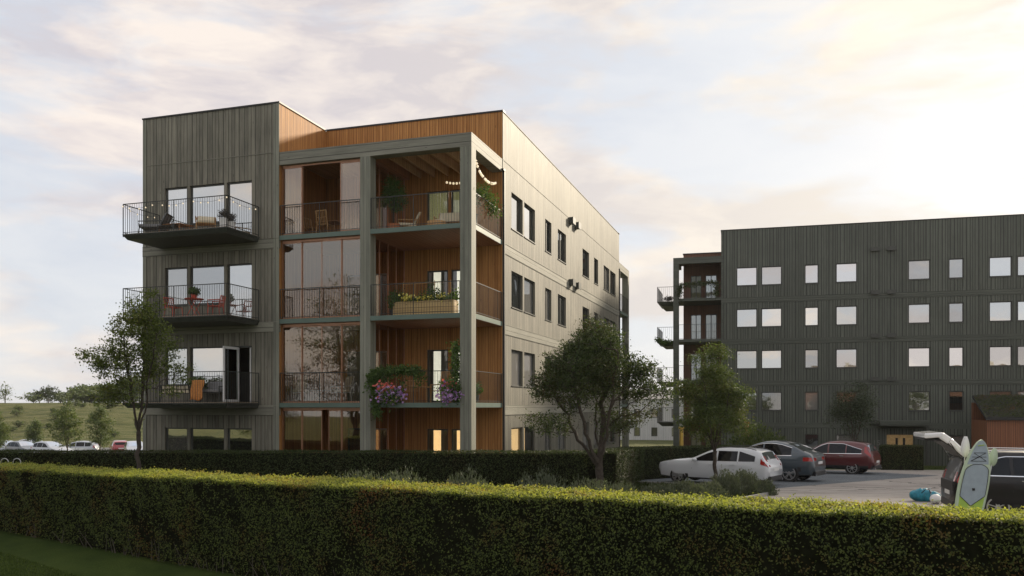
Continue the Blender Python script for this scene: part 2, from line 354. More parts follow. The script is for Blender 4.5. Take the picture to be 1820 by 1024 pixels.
def asphalt(name, c1, c2, crack=True, cell=None):
    m, t = newmat(name); co = t.n('ShaderNodeTexCoord').outputs['Object']
    a = t.noise(co, .35, 6, .65); b = t.noise(co, 60, 3, .7); s = t.n('ShaderNodeSeparateXYZ', {0: co}).outputs
    st = t.noise(t.xyz(t.m('MULTIPLY', s[0], .35), t.m('MULTIPLY', s[1], 1.6), 0.0), 1, 5)
    c = t.mix(t.rng(a, .35, .65, 0, 1), c1, c2); c = t.mix(t.rng(b, .3, .7, 0, .35), c, tuple(x*.5 for x in c1)); c = t.mix(t.rng(st, .5, .62, 0, .45), c, tuple(x*.45 for x in c1))
    h = b
    if crack:
        w = t.n('ShaderNodeVectorMath', {0: co, 1: t.n('ShaderNodeTexNoise', {'Vector': co, 'Scale': 1.2}).outputs[1]}, operation='ADD').outputs[0]
        vo = t.n('ShaderNodeTexVoronoi', {'Vector': w, 'Scale': .22}, feature='DISTANCE_TO_EDGE').outputs[0]
        c = t.mix(t.m('MULTIPLY', t.m('LESS_THAN', vo, .010), .8), c, (.02, .02, .02))
    if cell:
        br = t.n('ShaderNodeTexBrick', {'Vector': co, 'Scale': cell, 'Mortar Size': .035, 'Color1': (*c1, 1), 'Color2': (*c2, 1), 'Mortar': (.02, .022, .02, 1)})
        c = t.mix(.6, c, br.outputs[0]); sp_ = t.n('ShaderNodeTexVoronoi', {'Vector': co, 'Scale': 9.0}).outputs[0]
        c = t.mix(t.m('MULTIPLY', t.m('LESS_THAN', sp_, .22), .55), c, (.3, .33, .34))
    p = t.n('ShaderNodeBsdfPrincipled', {'Base Color': c, 'Roughness': .8, 'Specular IOR Level': .4, 'Normal': t.n('ShaderNodeBump', {'Strength': .5, 'Distance': .01, 'Height': h}).outputs[0]})
    t.n('ShaderNodeOutputMaterial', {0: p.outputs[0]}); M[name] = m
asphalt('court_asphalt', (.33, .295, .26), (.45, .41, .36))
asphalt('bay_pavers', (.10, .12, .135), (.18, .20, .215), False, 4.0)
asphalt('parking_asphalt', (.09, .09, .09), (.14, .14, .135), False)
def ground():
    xs = sorted(set([-2500, -1200, -700, -450]+list(range(-320, 121, 4))+[160, 300, 700, 2500]))
    ys = sorted(set([-160, -60, 0, 13, 17.3, 20.3, 22, 33, 37, 45, 60, 90]+list(range(100, 240, 3))+[260, 300, 400, 700, 2500]))
    V = [(x, y, gz(x, y)+hill(x, y)) for y in ys for x in xs]; n = len(xs)
    Q = [(j*n+i, j*n+i+1, (j+1)*n+i+1, (j+1)*n+i) for j in range(len(ys)-1) for i in range(n-1)]
    tag(nmesh('ground', V, Q, 'meadow', smooth=True), kind='structure')
ground()
def sheet(name, poly, dz, mat):
    """flat-ish sheet cut by horizontal strips at the ground's own fold lines so that it lies true"""
    def clip(pl, yv, keep):
        out = []
        for i in range(len(pl)):
            a, b = pl[i], pl[(i+1) % len(pl)]; ia = keep*(a[1]-yv) >= 0; ib = keep*(b[1]-yv) >= 0
            if ia: out.append(a)
            if ia != ib: f = (yv-a[1])/(b[1]-a[1]); out.append((a[0]+f*(b[0]-a[0]), yv))
        return out
    mb = MB(); ks = [k for k in KY]
    for y0, y1 in zip(ks[:-1], ks[1:]):
        pl = clip(clip(poly, y0, 1), y1, -1) if poly else []
        if len(pl) > 2: mb.add([(x, y, gz(x, y)+dz) for x, y in pl], [tuple(range(len(pl)))])
    return tag(mb.build(name, mat), kind='structure')
sheet('lawn', [(-45, -20), (45, -20), (45, 55.5), (-45, 55.5)], .004, 'lawn')
sheet('court', [(4.2, 13), (40, 9), (44, 48.6), (24, 48.6), (17, 50), (6.5, 41), (5.2, 36.5), (4.6, 34.5), (7.2, 32.4), (9.4, 30.4), (9.0, 29.2), (7.0, 26.6), (5.2, 22)], .008, 'court_asphalt')
sheet('parking_bays', [(5.0, 36), (7.9, 31.9), (9.2, 31.0), (12.0, 33.2), (20.5, 40.5), (17.5, 47.5), (8, 40.8)], .012, 'bay_pavers')
sheet('car_park', [(-75, 78), (-18, 78), (-18, 104), (-75, 104)], .008, 'parking_asphalt')

# kerb round the planting bed
def strip(name, pts, w, h, mat, dz=0):
    mb = MB()
    for a, b in zip(pts[:-1], pts[1:]):
        a = Vector((*a, 0)); b = Vector((*b, 0)); d = (b-a).normalized(); s = Vector((-d.y, d.x, 0))*w/2
        P = [a-s, b-s, b+s, a+s]
        mb.hexa([(p.x, p.y, gz(p.x, p.y)-.05+dz) for p in P]+[(p.x, p.y, gz(p.x, p.y)+h+dz) for p in P])
    return mb.build(name, mat)
tag(strip('kerb', [(4.6, 34.5), (7.2, 32.4), (9.4, 30.4), (9.0, 29.2), (7.0, 26.6), (5.2, 22)], .12, .11, 'conc'), kind='structure')

# ------------------------------------------------------------------ walls with openings
def wall(mb, axis, c, u0, u1, z0, z1, ops=(), depth=.12, flip=False):
    """axis 'y': wall in plane y=c, u=x. axis 'x': plane x=c, u=y. reveals go inwards (+depth along the plane's normal axis)"""
    us = sorted(set([u0, u1]+[o[0] for o in ops]+[o[1] for o in ops])); zs = sorted(set([z0, z1]+[o[2] for o in ops]+[o[3] for o in ops]))
    us = [u for u in us if u0 <= u <= u1]; zs = [z for z in zs if z0 <= z <= z1]
    P = (lambda u, z, d=0: (u, c+d, z)) if axis == 'y' else (lambda u, z, d=0: (c+d, u, z))
    for a, b in zip(us[:-1], us[1:]):
        for e, f in zip(zs[:-1], zs[1:]):
            um, zm = (a+b)/2, (e+f)/2
            if any(o[0] < um < o[1] and o[2] < zm < o[3] for o in ops): continue
            mb.quad(P(a, e), P(b, e), P(b, f), P(a, f))
    for o in ops:
        a, b, e, f = o[:4]
        mb.quad(P(a, e), P(b, e), P(b, e, depth), P(a, e, depth)); mb.quad(P(a, f), P(b, f), P(b, f, depth), P(a, f, depth))
        mb.quad(P(a, e), P(a, f), P(a, f, depth), P(a, e, depth)); mb.quad(P(b, e), P(b, f), P(b, f, depth), P(b, e, depth))
def window(parent, axis, c, sgn, u0, u1, z0, z1, pane='mirror', d=.07, fw=.05, mull=(), door=False, fmat='frame', curtain=None, sill=True):
    """sgn: direction of the inside along the axis"""
    P = (lambda u, z, q: (u, c+sgn*q, z)) if axis == 'y' else (lambda u, z, q: (c+sgn*q, u, z))
    def bx(mb, a, b, e, f, q0, q1):
        p = P(a, e, q0); r = P(b, f, q1); mb.box(min(p[0], r[0]), max(p[0], r[0]), min(p[1], r[1]), max(p[1], r[1]), min(p[2], r[2]), max(p[2], r[2]))
    mb = MB(); a, b, e, f = u0+.004, u1-.004, z0+.004, z1-.004
    bx(mb, a, a+fw, e, f, d, d+.06); bx(mb, b-fw, b, e, f, d, d+.06)
    bx(mb, a+fw, b-fw, e, e+fw, d, d+.06); bx(mb, a+fw, b-fw, f-fw, f, d, d+.06)
    for m in mull: bx(mb, m-.03, m+.03, e+fw, f-fw, d, d+.06)
    if sill: bx(mb, u0-.02, u1+.02, z0-.035, z0-.001, -.035, d-.01)
    w = mb.build('door' if door else 'window', fmat, parent)
    g = MB(); g.quad(P(a+fw*.5, e+fw*.5, d+.03), P(b-fw*.5, e+fw*.5, d+.03), P(b-fw*.5, f-fw*.5, d+.03), P(a+fw*.5, f-fw*.5, d+.03)); g.build('pane', pane, w)
    if curtain:
        cm, c0, c1 = curtain; k = MB(); n = 18; w0 = u0+(u1-u0)*c0; w1 = u0+(u1-u0)*c1
        for i in range(n):
            ua, ub = w0+(w1-w0)*i/n, w0+(w1-w0)*(i+1)/n; qa = d+.10+.035*(i % 2); qb = d+.10+.035*((i+1) % 2)
            k.quad(P(ua, e, qa), P(ub, e, qb), P(ub, f, qb), P(ua, f, qa))
        k.build('curtain', cm, w)
    return w
def railing(mb, pts, z, h=1.08, step=.1, post=True, r=.006):
    """pts: list of (x,y) corners; flat handrail, bottom rail, thin balusters"""
    for (x0, y0), (x1, y1) in zip(pts[:-1], pts[1:]):
        L = math.hypot(x1-x0, y1-y0); n = max(1, round(L/step)); a = Vector((x0, y0, 0)); b = Vector((x1, y1, 0))
        mb.tube([a+Vector((0, 0, z+h)), b+Vector((0, 0, z+h))], .019, 4); mb.tube([a+Vector((0, 0, z+.06)), b+Vector((0, 0, z+.06))], .012, 4)
        for i in range(n+1):
            p = a.lerp(b, i/n); big = i in (0, n) or (L > 3 and i == n//2)
            mb.tube([(p.x, p.y, z-.10), (p.x, p.y, z+h)], .017 if big else r, 4, cap=False)

# ------------------------------------------------------------------ building 1
B1X, B1Y, B1R = -1.36, 28.3, -math.atan2(.3048, .9524)
def L1(a, b, z=0): return (B1X+a*.9524+b*.3048, B1Y-a*.3048+b*.9524, z)
FL = [.19, 3.22, 6.25, 9.28]; TOP = 14.08
b1 = empty('apartment_building', (B1X, B1Y, 0), B1R, 'large grey timber apartment block with orange wood loggias and a sunlit side wall', 'building')
XL, XB, XM, XC = -13.43, -7.43, -4.16, -3.77; DB, DE = 3.3, 26.9
frontops = []; frontwin = []
for fi, z in enumerate(FL):
    for (a, b, s) in ((-12.43, -11.43, .66), (-11.30, -9.78, .66), (-9.66, -8.58, .02)):
        o = (a, b, z+s, z+2.1); frontops.append(o); frontwin.append((fi, o, s < .1))
mb = MB(); wall(mb, 'y', 0, XL, XB, -1.3, TOP, frontops, .13)
sidewin = [(4.39, 5.87), (6.08, 7.65), (9.25, 10.3), (11.45, 13.0), (16.55, 18.1), (19.4, 20.45), (22.03, 23.75), (23.95, 25.7)]
sideops = []
for fi, z in enumerate(FL):
    for a, b in sidewin: sideops.append((a, b, z+.67, z+2.07))
wall(mb, 'x', 0, DB, DE, -1.5, TOP, sideops, -.13)
wall(mb, 'x', XL, 0, DE, -1.5, TOP); wall(mb, 'y', DE, XL, 0, -1.5, TOP)
mb.build('wall', 'siding', b1)
mb = MB(); backops = []; backwin = []
for fi, z in enumerate(FL):
    for (a, b) in ((-3.07, -2.19), (-2.07, -1.35)): backops.append((a, b, z+.02, z+2.04)); backwin.append((fi, a, b, z))
    for (a, b) in ((-6.5, -5.75), (-5.6, -4.75)): backops.append((a, b, z+.02, z+2.04)); backwin.append((fi, a, b, z))
wall(mb, 'y', DB, XB, 0, -1.0, TOP-.004, backops, .12); wall(mb, 'x', XB, 0, DB, -1.0, TOP-.004)
mb.build('timber_wall', 'cedar', b1)
# dark room behind, roof, coping
mb = MB(); mb.add([(XL+.02, .02, TOP-.25), (XB-.02, .02, TOP-.25), (XB-.02, DB+.02, TOP-.25), (-.02, DB+.02, TOP-.25), (-.02, DE-.02, TOP-.25), (XL+.02, DE-.02, TOP-.25)], [(0, 1, 2, 3, 4, 5)])
mb.build('roof', 'black', b1)
mb = MB()
for z in FL[1:]: 
    mb.box(XL+.05, -.2, DB+.2, DE-.1, z-.25, z-.02); mb.box(XL+.05, XB-.05, .2, DB+.19, z-.25, z-.02)
mb.box(XL+.2, XB-.2, 3.6, 3.7, 0, 13); mb.box(-7.2, -.3, 6.3, 6.4, 0, 13); mb.box(-3.5, -3.4, 6.5, 26, 0, 13)
mb.build('interior', 'inside', b1)
mb = MB(); o = .035
mb.box(XL-o, XB+o, -o, .25, TOP, TOP+.055); mb.box(XB-.2, XB+o, .252, DB-o, TOP, TOP+.055); mb.box(XB+o+.002, o, DB-o, DB+.25, TOP, TOP+.055)
mb.box(XL-o, XL+.25, .252, DE+o, TOP, TOP+.055); mb.box(XL+.252, o, DE-.25, DE+o, TOP, TOP+.055)
mb.build('coping', 'black', b1)
mb = MB(); mb.box(-.2, .02, DB+.252, DE-.252, TOP, TOP+.03); mb.build('flashing', 'siding', b1)
# horizontal belts and corner boards
mb = MB()
for z in FL[1:]:
    mb.box(XL-.02, XB+.001, -.022, .1, z-.46, z-.10); mb.box(-.1, .022, DB+.14, DE, z-.46, z-.10)
    mb.box(XL-.02, XB+.001, -.034, -.022, z-.10, z-.085); mb.box(.022, .034, DB+.14, DE, z-.10, z-.085)
mb.box(XL-.012, XB+.001, -.014, .05, 12.29, 12.31); mb.box(-.05, .014, DB+.02, DE, 12.29, 12.31)
mb.build('belt_course', 'trim', b1)
for bx_ in ((XB-.22, XB+.012, -.026, 0, -.5, TOP-.01), (XL-.012, XL+.14, -.016, 0, -.5, TOP-.01), (0, .014, DB+.005, DB+.09, 0, TOP-.01)):
    mb = MB(); mb.box(*bx_); mb.build('corner_board', 'colw', b1)
for fi, (a, b, z0, z1), isdoor in frontwin:
    if isdoor and fi == 1: continue
    pane = 'mirror'
    window(b1, 'y', 0, 1, a, b, z0, z1, pane, door=isdoor, sill=not isdoor)
    # dark trim round the opening
# the open door of the first floor balcony
(a, b, z0, z1) = [w[1] for w in frontwin if w[0] == 1 and w[2]][0]
mb = MB(); mb.box(a, a+.06, .07, .13, z0, z1); mb.box(b-.06, b, .07, .13, z0, z1); mb.box(a+.06, b-.06, .07, .13, z1-.06, z1)
dr = mb.build('door', 'frame', b1)
mb = MB(); x = a+.42; mb.box(x, x+.05, -.75, .05, z0+.02, z0+.1); mb.box(x, x+.05, -.75, .05, z1-.14, z1-.05); mb.box(x, x+.05, -.80, -.73, z0+.02, z1-.05); mb.box(x, x+.05, .03, .1, z0+.02, z1-.05)
lf = mb.build('door_leaf', 'white', dr)
mb = MB(); mb.box(x+.02, x+.03, -.73, .03, z0+.1, z1-.14); mb.build('pane', 'clear', dr)
mb = MB(); mb.box(b-.16, b-.1, .1, .16, z0, z1-.06); mb.box(a+.1, a+.16, .1, .16, z0, z1-.06); mb.build('inner_frame', 'white', dr)
random.seed(3)
for fi, z in enumerate(FL):
    for i, (a, b) in enumerate(sidewin):
        if fi == 0 and i in (0, 1): window(b1, 'x', 0, -1, a, b, z+.67, z+2.07, 'clear', curtain=('lit_room', .0, .95 if i == 0 else .4))
        elif fi == 3 and i < 2: window(b1, 'x', 0, -1, a, b, z+.67, z+2.07, 'mirror', d=.1)
        else: window(b1, 'x', 0, -1, a, b, z+.67, z+2.07, 'glass', d=.09, mull=((a+b)/2,) if i in (2, 3, 6) else (), curtain=('curtain', *random.choice([(0, .4), (.5, 1), (0, 1), (.2, .6)])))
for fi, a, b, z in backwin:
    if a > -4: window(b1, 'y', DB, 1, a, b, z+.02, z+2.04, 'clear', door=True, curtain=('green_curtain' if fi == 3 else 'lit_room' if fi == 0 else 'lit_curtain', .0 if fi == 3 else .25, .95 if fi == 3 else .6), sill=False)
    else: window(b1, 'y', DB, 1, a, b, z+.02, z+2.04, 'glass', door=True, sill=False, fmat='white' if a > -5.7 else 'frame')
# loggia frame
for (x0, x1) in ((-.41, 0), (XM, XC)):
    mb = MB(); mb.box(x0, x1, 0, .44, 0, 11.83); mb.build('column', 'colw', b1)
mb = MB(); mb.box(XB+.013, 0, 0, .44, 11.832, 12.06); mb.box(XB+.013, -.002, .004, .44, 12.062, 12.30); mb.build('beam', 'trim', b1)
mb = MB(); mb.box(-.41, 0, .442, DB-.002, 11.832, 12.06); mb.box(-.41, -.002, .442, DB-.002, 12.062, 12.30); mb.build('beam', 'trim', b1)
mb = MB(); mb.box(XM, XC, .442, DB-.002, 11.84, 12.15); mb.build('beam', 'soffit', b1)
mb = MB(); mb.box(XB+.02, -.41, .442, DB-.002, 12.16, 12.28); mb.build('loggia_roof', 'lit_cedar', b1)
for i in range(5):
    x = XC+.42+i*.56; mb = MB(); mb.box(x, x+.07, .442, DB-.002, 11.86, 12.158); mb.build('rafter', 'lit_cedar', b1)
mb = MB(); mb.box(-.015, .075, DB+.01, DB+.10, .0, 11.86); mb.box(-.03, .085, DB-.12, DB+.11, 11.862, 11.93); mb.build('downpipe', 'black', b1)
for fi, z in enumerate(FL[1:], 1):
    mb = MB(); mb.box(XB+.003, -.02, .06, DB-.003, z-.16, z-.02); s = mb.build('loggia_slab', 'floor', b1)
    mb = MB(); mb.box(XB+.02, -.03, .07, DB-.005, z-.175, z-.161); mb.build('soffit', 'soffit', s)
    mb = MB(); mb.box(XB+.003, XM-.002, .01, .058, z-.165, z+.0); mb.box(XC+.002, -.412, .01, .058, z-.165, z); mb.box(-.045, -.01, .442, DB-.003, z-.165, z); mb.build('fascia', 'fascia', s)
    mb = MB(); railing(mb, [(XB+.03, .03), (XM-.02, .03)], z); mb.build('railing', 'metal', s)
    mb = MB(); railing(mb, [(XC+.02, .03), (-.43, .03)], z); railing(mb, [(-.03, .46), (-.03, DB-.02)], z); mb.build('railing', 'metal', s)
mb = MB(); mb.box(XB+.003, -.02, .06, DB-.003, .02, .17); mb.build('terrace_slab', 'floor', b1)
# sliding glass of the closed loggias and their side screen
for fi, z in enumerate(FL):
    zt = z+2.85 if fi < 3 else 11.83; x0, x1 = XB+.04, XM-.01; n = 4; w = (x1-x0)/n
    skip = {3: (1, 2), 0: ()}.get(fi, ())
    mb = MB(); mb.box(x0, x1, .14, .24, zt-.07, zt-.002); g = mb.build('glazing_track', 'copper', b1); mb = MB(); mb.box(x0, x1, .14, .24, z+.001, z+.03); mb.build('floor_track', 'copper', g)
    for i in range(n):
        if fi == 0 and i == 2: xa, xb = x0+i*w+.35*w, x0+(i+1)*w
        else: xa, xb = x0+i*w, x0+(i+1)*w
        if i in skip:
            if i == 1: xa, xb = x0+.03, x0+.03+w       # pushed behind its neighbour
            else: xa, xb = x0+3*w-.06, x0+4*w-.06
        y = .16+.03*(i % 2)
        mb = MB(); 
        for q in (xa, xb-.022): mb.box(q, q+.022, y, y+.022, z+.03, zt-.07)
        mb.box(xa, xb, y, y+.022, z+.03, z+.07); mb.box(xa, xb, y, y+.022, zt-.11, zt-.07)
        mb.build('sliding_frame', 'copper', g)
        mb = MB(); mb.quad((xa+.02, y+.011, z+.05), (xb-.02, y+.011, z+.05), (xb-.02, y+.011, zt-.09), (xa+.02, y+.011, zt-.09)); mb.build('pane', 'bronze', g)
    mb = MB()
    for y in (.46, 1.15, 1.85, 2.55, 3.25): mb.box(XM+.14, XM+.18, y, y+.035, z, zt-.002)
    s = mb.build('screen_frame', 'copper', b1)
    mb = MB(); mb.quad((XM+.16, .47, z), (XM+.16, 3.27, z), (XM+.16, 3.27, zt-.01), (XM+.16, .47, zt-.01)); mb.build('pane', 'bronze_clear', s)
# hanging balconies on the bay
for z in FL[1:]:
    mb = MB(); x0, x1, y0 = -12.68, -8.25, -1.9
    mb.hexa([(x0+.12, y0+.12, z-.19), (x1-.12, y0+.12, z-.19), (x1-.06, -.004, z-.19), (x0+.06, -.004, z-.19), (x0, y0, z-.03), (x1, y0, z-.03), (x1, -.004, z-.03), (x0, -.004, z-.03)])
    mb.box(x0, x1, y0, -.004, z-.028, z-.002)
    s = mb.build('balcony', 'frame', b1)
    mb = MB(); mb.box(x0+.05, x1-.05, y0+.05, -.01, z, z+.02); mb.build('decking', 'floor', s)
    mb = MB(); railing(mb, [(x0+.02, -.04), (x0+.02, y0+.02), (x1-.02, y0+.02), (x1-.02, -.04)], z); mb.build('railing', 'metal', s)
# vents
for z in FL:
    for y in (13.55, 14.75):
        mb = MB(); mb.box(.002, .20, y, y+.5, z+2.78, z+3.05); mb.box(.205, .23, y-.03, y+.53, z+2.74, z+3.07); mb.build('vent', 'frame', b1)
# rear loggia
mb = MB(); mb.box(-.41, 0, DE+3.3, DE+3.7, -1, 11.83); mb.box(-4.2, -3.8, DE+3.3, DE+3.7, -1, 11.83); mb.build('rear_column', 'colw', b1)
mb = MB(); mb.box(-.41, 0, DE+.01, DE+3.298, 11.832, 12.3); mb.box(-7, 0, DE+3.3, DE+3.7, 11.832, 12.3); mb.build('rear_beam', 'trim', b1)
for z in FL[1:]:
    mb = MB(); mb.box(-7, -.02, DE+.01, DE+3.5, z-.17, z); s = mb.build('rear_slab', 'fascia', b1)
    mb = MB(); railing(mb, [(-.03, DE+.05), (-.03, DE+3.28)], z); mb.build('railing', 'metal', s)
mb = MB(); mb.box(-.03, .06, DE+.02, DE+.1, -1, 11.9); mb.build('downpipe', 'black', b1)

# ------------------------------------------------------------------ building 2
B2X, B2Y, B2R = 15.25, 61.5, -math.atan2(.2627, .9649); b2z = -1.0
def L2(a, b, z=0): return (B2X+a*.9649+b*.2627, B2Y-a*.2627+b*.9649, z)
def a2(px): 
    t_ = (px-910)/F; return round((B2Y*t_-B2X)/(.9649+.2627*t_), 2)
FL2 = [-1.0+i*3.01 for i in range(5)]; TOP2 = 15.87; RE = 26.8  # unseen right end of the block, length set for its cast shadow
b2 = empty('apartment_building', (B2X, B2Y, 0), B2R, 'dark olive timber clad five storey apartment block behind the parked cars', 'building')
w2 = [(1308.6, 1346), (1352.8, 1390), (1430, 1455.3), (1485.6, 1524), (1614, 1653.8), (1686, 1713), (1758, 1799), (1808, 1850), (1905, 1945), (1975, 2005)]
w2 = [(a2(p), a2(q)) for p, q in w2]
ops2 = []
for fi, z in enumerate(FL2):
    for i, (a, b) in enumerate(w2):
        if fi == 0 and i in (4,): continue
        ops2.append((a, b, z+.76, z+2.12, fi, i))
da, db = a2(1576), a2(1623); door2 = (da, db, -1.15, 1.12)
mb = MB(); wall(mb, 'y', 0, 0, RE, -2, TOP2, [o[:4] for o in ops2]+[door2], .12); wall(mb, 'x', 0, 0, 12, -2, TOP2); wall(mb, 'x', RE, 0, 12, -2, TOP2); wall(mb, 'y', 12, -3, RE, -2, 14.8)
mb.quad((0, .02, TOP2-.2), (RE, .02, TOP2-.2), (RE, 12, TOP2-.2), (0, 12, TOP2-.2)); mb.build('wall', 'dark_siding', b2)
mb = MB(); mb.box(-.04, RE+.04, -.04, .2, TOP2, TOP2+.06); mb.box(-.04, .2, .202, 12, TOP2, TOP2+.06); mb.box(-2.95, -.05, 2.96, 3.2, 14.8, 14.87); mb.box(-2.95, -2.7, 3.202, 12, 14.8, 14.87); mb.build('coping', 'black', b2)
mb = MB()
for z in FL2[1:]:
    mb.box(-.01, RE, -.03, .02, z-.46, z-.10); mb.box(-.01, RE, -.045, -.03, z-.10, z-.08)
mb.box(-.01, .13, -.02, 0, -2, TOP2-.01); mb.build('belt_course', 'dark_trim', b2)
for (a, b, z0, z1, fi, i) in ops2: window(b2, 'y', 0, 1, a, b, z0, z1, 'mirror' if fi > 1 else 'glass', d=.07, fw=.07, curtain=('curtain', 0, 1) if fi <= 1 and i % 2 == 0 else None)
mb = MB(); mb.box(da-.55, db+.75, -1.25, -.01, 1.75, 1.86); mb.box(da-.6, db+.8, -1.3, -.01, 1.862, 2.12); mb.build('entrance_canopy', 'dark_trim', b2)
mb = MB(); mb.box(db+.62, db+.74, -1.2, -1.08, -1.2, 1.748); mb.build('canopy_post', 'frame', b2)
mb = MB(); mb.box(da, db, .10, .16, -1.15, 1.12); dr = mb.build('entrance_door', 'lamp_wood', b2)
mb = MB(); k = (db-da)
for f0 in (.34, .62): mb.box(da+k*f0, da+k*(f0+.09), .085, .099, -.9, .9)
mb.build('door_pane', 'carglass', dr)
for z in FL2:
    for p in (1548, 1577): 
        a = a2(p); mb = MB(); mb.box(a, a+.5, -.2, -.002, z+2.86, z+3.08); mb.box(a-.04, a+.54, -.22, -.201, z+2.84, z+3.12); mb.build('vent', 'frame', b2)
# house number
cu = bpy.data.curves.new('number', 'FONT'); cu.body = '15'; cu.size = .5; cu.extrude = .015
tmp = bpy.data.objects.new('tmp', cu); COL.objects.link(tmp); dg = bpy.context.evaluated_depsgraph_get()
me = bpy.data.meshes.new_from_object(tmp.evaluated_get(dg)); bpy.data.objects.remove(tmp)
me.materials.clear(); me.materials.append(M['dark_number']); no = bpy.data.objects.new('house_number', me); COL.objects.link(no); no.parent = b2
no.location = (a2(1551), -.03, .38); no.rotation_euler = (rad(90), 0, 0)
# loggia of building 2
LX = -3.45
mb = MB(); mb.box(LX, LX+.4, 0, .4, -2, 13.6); mb.build('column', 'dark_trim', b2)
mb = MB(); mb.box(LX, -.03, 0, .4, 13.602, 14.05); mb.box(LX, LX+.4, .402, 2.99, 13.602, 14.05); mb.build('beam', 'dark_trim', b2)
mb = MB(); lops = []
for z in FL2:
    for (a, b) in ((-2.35, -1.55), (-1.25, -.4)): lops.append((a, b, z+.02, z+2.1))
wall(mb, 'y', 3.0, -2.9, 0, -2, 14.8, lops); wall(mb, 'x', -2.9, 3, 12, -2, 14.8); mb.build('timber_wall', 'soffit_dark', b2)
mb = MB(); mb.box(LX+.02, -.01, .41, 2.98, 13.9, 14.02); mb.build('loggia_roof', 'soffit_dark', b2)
for z in FL2:
    for (a, b) in ((-2.35, -1.55), (-1.25, -.4)): window(b2, 'y', 3.0, 1, a, b, z+.02, z+2.1, 'glass', door=True, sill=False, mull=((a+b)/2,), curtain=('green_curtain', 0, 1), fmat='frame')
    if z > 0:
        mb = MB(); mb.box(LX+.01, -.01, .02, 2.99, z-.2, z); s = mb.build('loggia_slab', 'dark_trim', b2)
        mb = MB(); railing(mb, [(LX+.42, .06), (-.04, .06)], z, step=.14, r=.009); mb.build('railing', 'metal', s)
        mb = MB(); x0 = LX-1.25
        mb.hexa([(x0+.35, .9, z-.42), (LX-.002, .9, z-.42), (LX-.002, 4.6, z-.42), (x0+.35, 4.6, z-.42), (x0, .6, z-.1), (LX-.002, .6, z-.1), (LX-.002, 4.9, z-.1), (x0, 4.9, z-.1)])
        s = mb.build('balcony', 'dark_trim', b2)
        mb = MB(); railing(mb, [(LX-.03, .62), (x0+.03, .62), (x0+.03, 4.88)], z-.1, step=.14, r=.007); mb.build('railing', 'metal', s)

# ------------------------------------------------------------------ small far building and the shed
fb = empty('pale_building', (17.5, 128, -2), rad(-14), 'pale grey low building with small windows seen between the two blocks', 'building')
mb = MB(); ops = [(x, x+.9, z, z+1.3) for x in (1.0, 3.6, 6.6, 9.4, 12) for z in (.6, 3.4)]
wall(mb, 'y', 0, -6, 16, -1, 6.2, ops, .12); wall(mb, 'x', -6, 0, 10, -1, 6.2); wall(mb, 'x', 16, 0, 10, -1, 6.2); wall(mb, 'y', 10, -6, 16, -1, 6.2); mb.build('wall', 'white_siding', fb)
mb = MB(); mb.hexa([(-6.3, -.3, 6.2), (16.3, -.3, 6.2), (16.3, 10.3, 6.2), (-6.3, 10.3, 6.2), (-6.3, 4.8, 7.6), (16.3, 4.8, 7.6), (16.3, 5.2, 7.6), (-6.3, 5.2, 7.6)]); mb.build('roof', 'conc', fb)
for o in ops: window(fb, 'y', 0, 1, *o, 'glass', fw=.08)

# shed with sedum roof on the right
SH = empty('garden_shed', (29.9, 49.0, -.58), rad(-15), 'orange wood clad shed with a mossy sloping green roof', 'shed')
mb = MB(); wall(mb, 'y', 0, -2.1, 9, -.3, 2.85); wall(mb, 'x', -2.1, 0, 3.4, -.3, 2.85); wall(mb, 'x', 9, 0, 3.4, -.3, 2.85); wall(mb, 'y', 3.4, -2.1, 9, -.3, 3.9); mb.build('wall', 'shed_wood', SH)
mb = MB(); mb.hexa([(-2.2, -.2, 2.86), (9.2, -.2, 2.86), (9.2, 3.6, 4.2), (-2.0, 3.6, 4.2), (-2.2, -.2, 3.02), (9.2, -.2, 3.02), (9.2, 3.6, 4.36), (-2.0, 3.6, 4.36)]); rf = mb.build('roof', 'black', SH)
rs = np.random.RandomState(5); n = 14000; uu = rs.uniform(0, 1, n); vv = rs.uniform(0, 1, n)
P = np.stack([-2.2+11.4*uu+.2*vv*(1-uu), -.2+3.8*vv, 3.04+1.34*vv+.05*rs.rand(n)], 1)
M['sedum'] = leafmat('sedum', (.035, .055, .012), (.075, .085, .02), (.11, .05, .02), trans=.2)
leaves('sedum', P, np.tile([0, -.3, 1.], (n, 1))+rs.normal(size=(n, 3))*.5, .12, 'sedum', rf, 5)

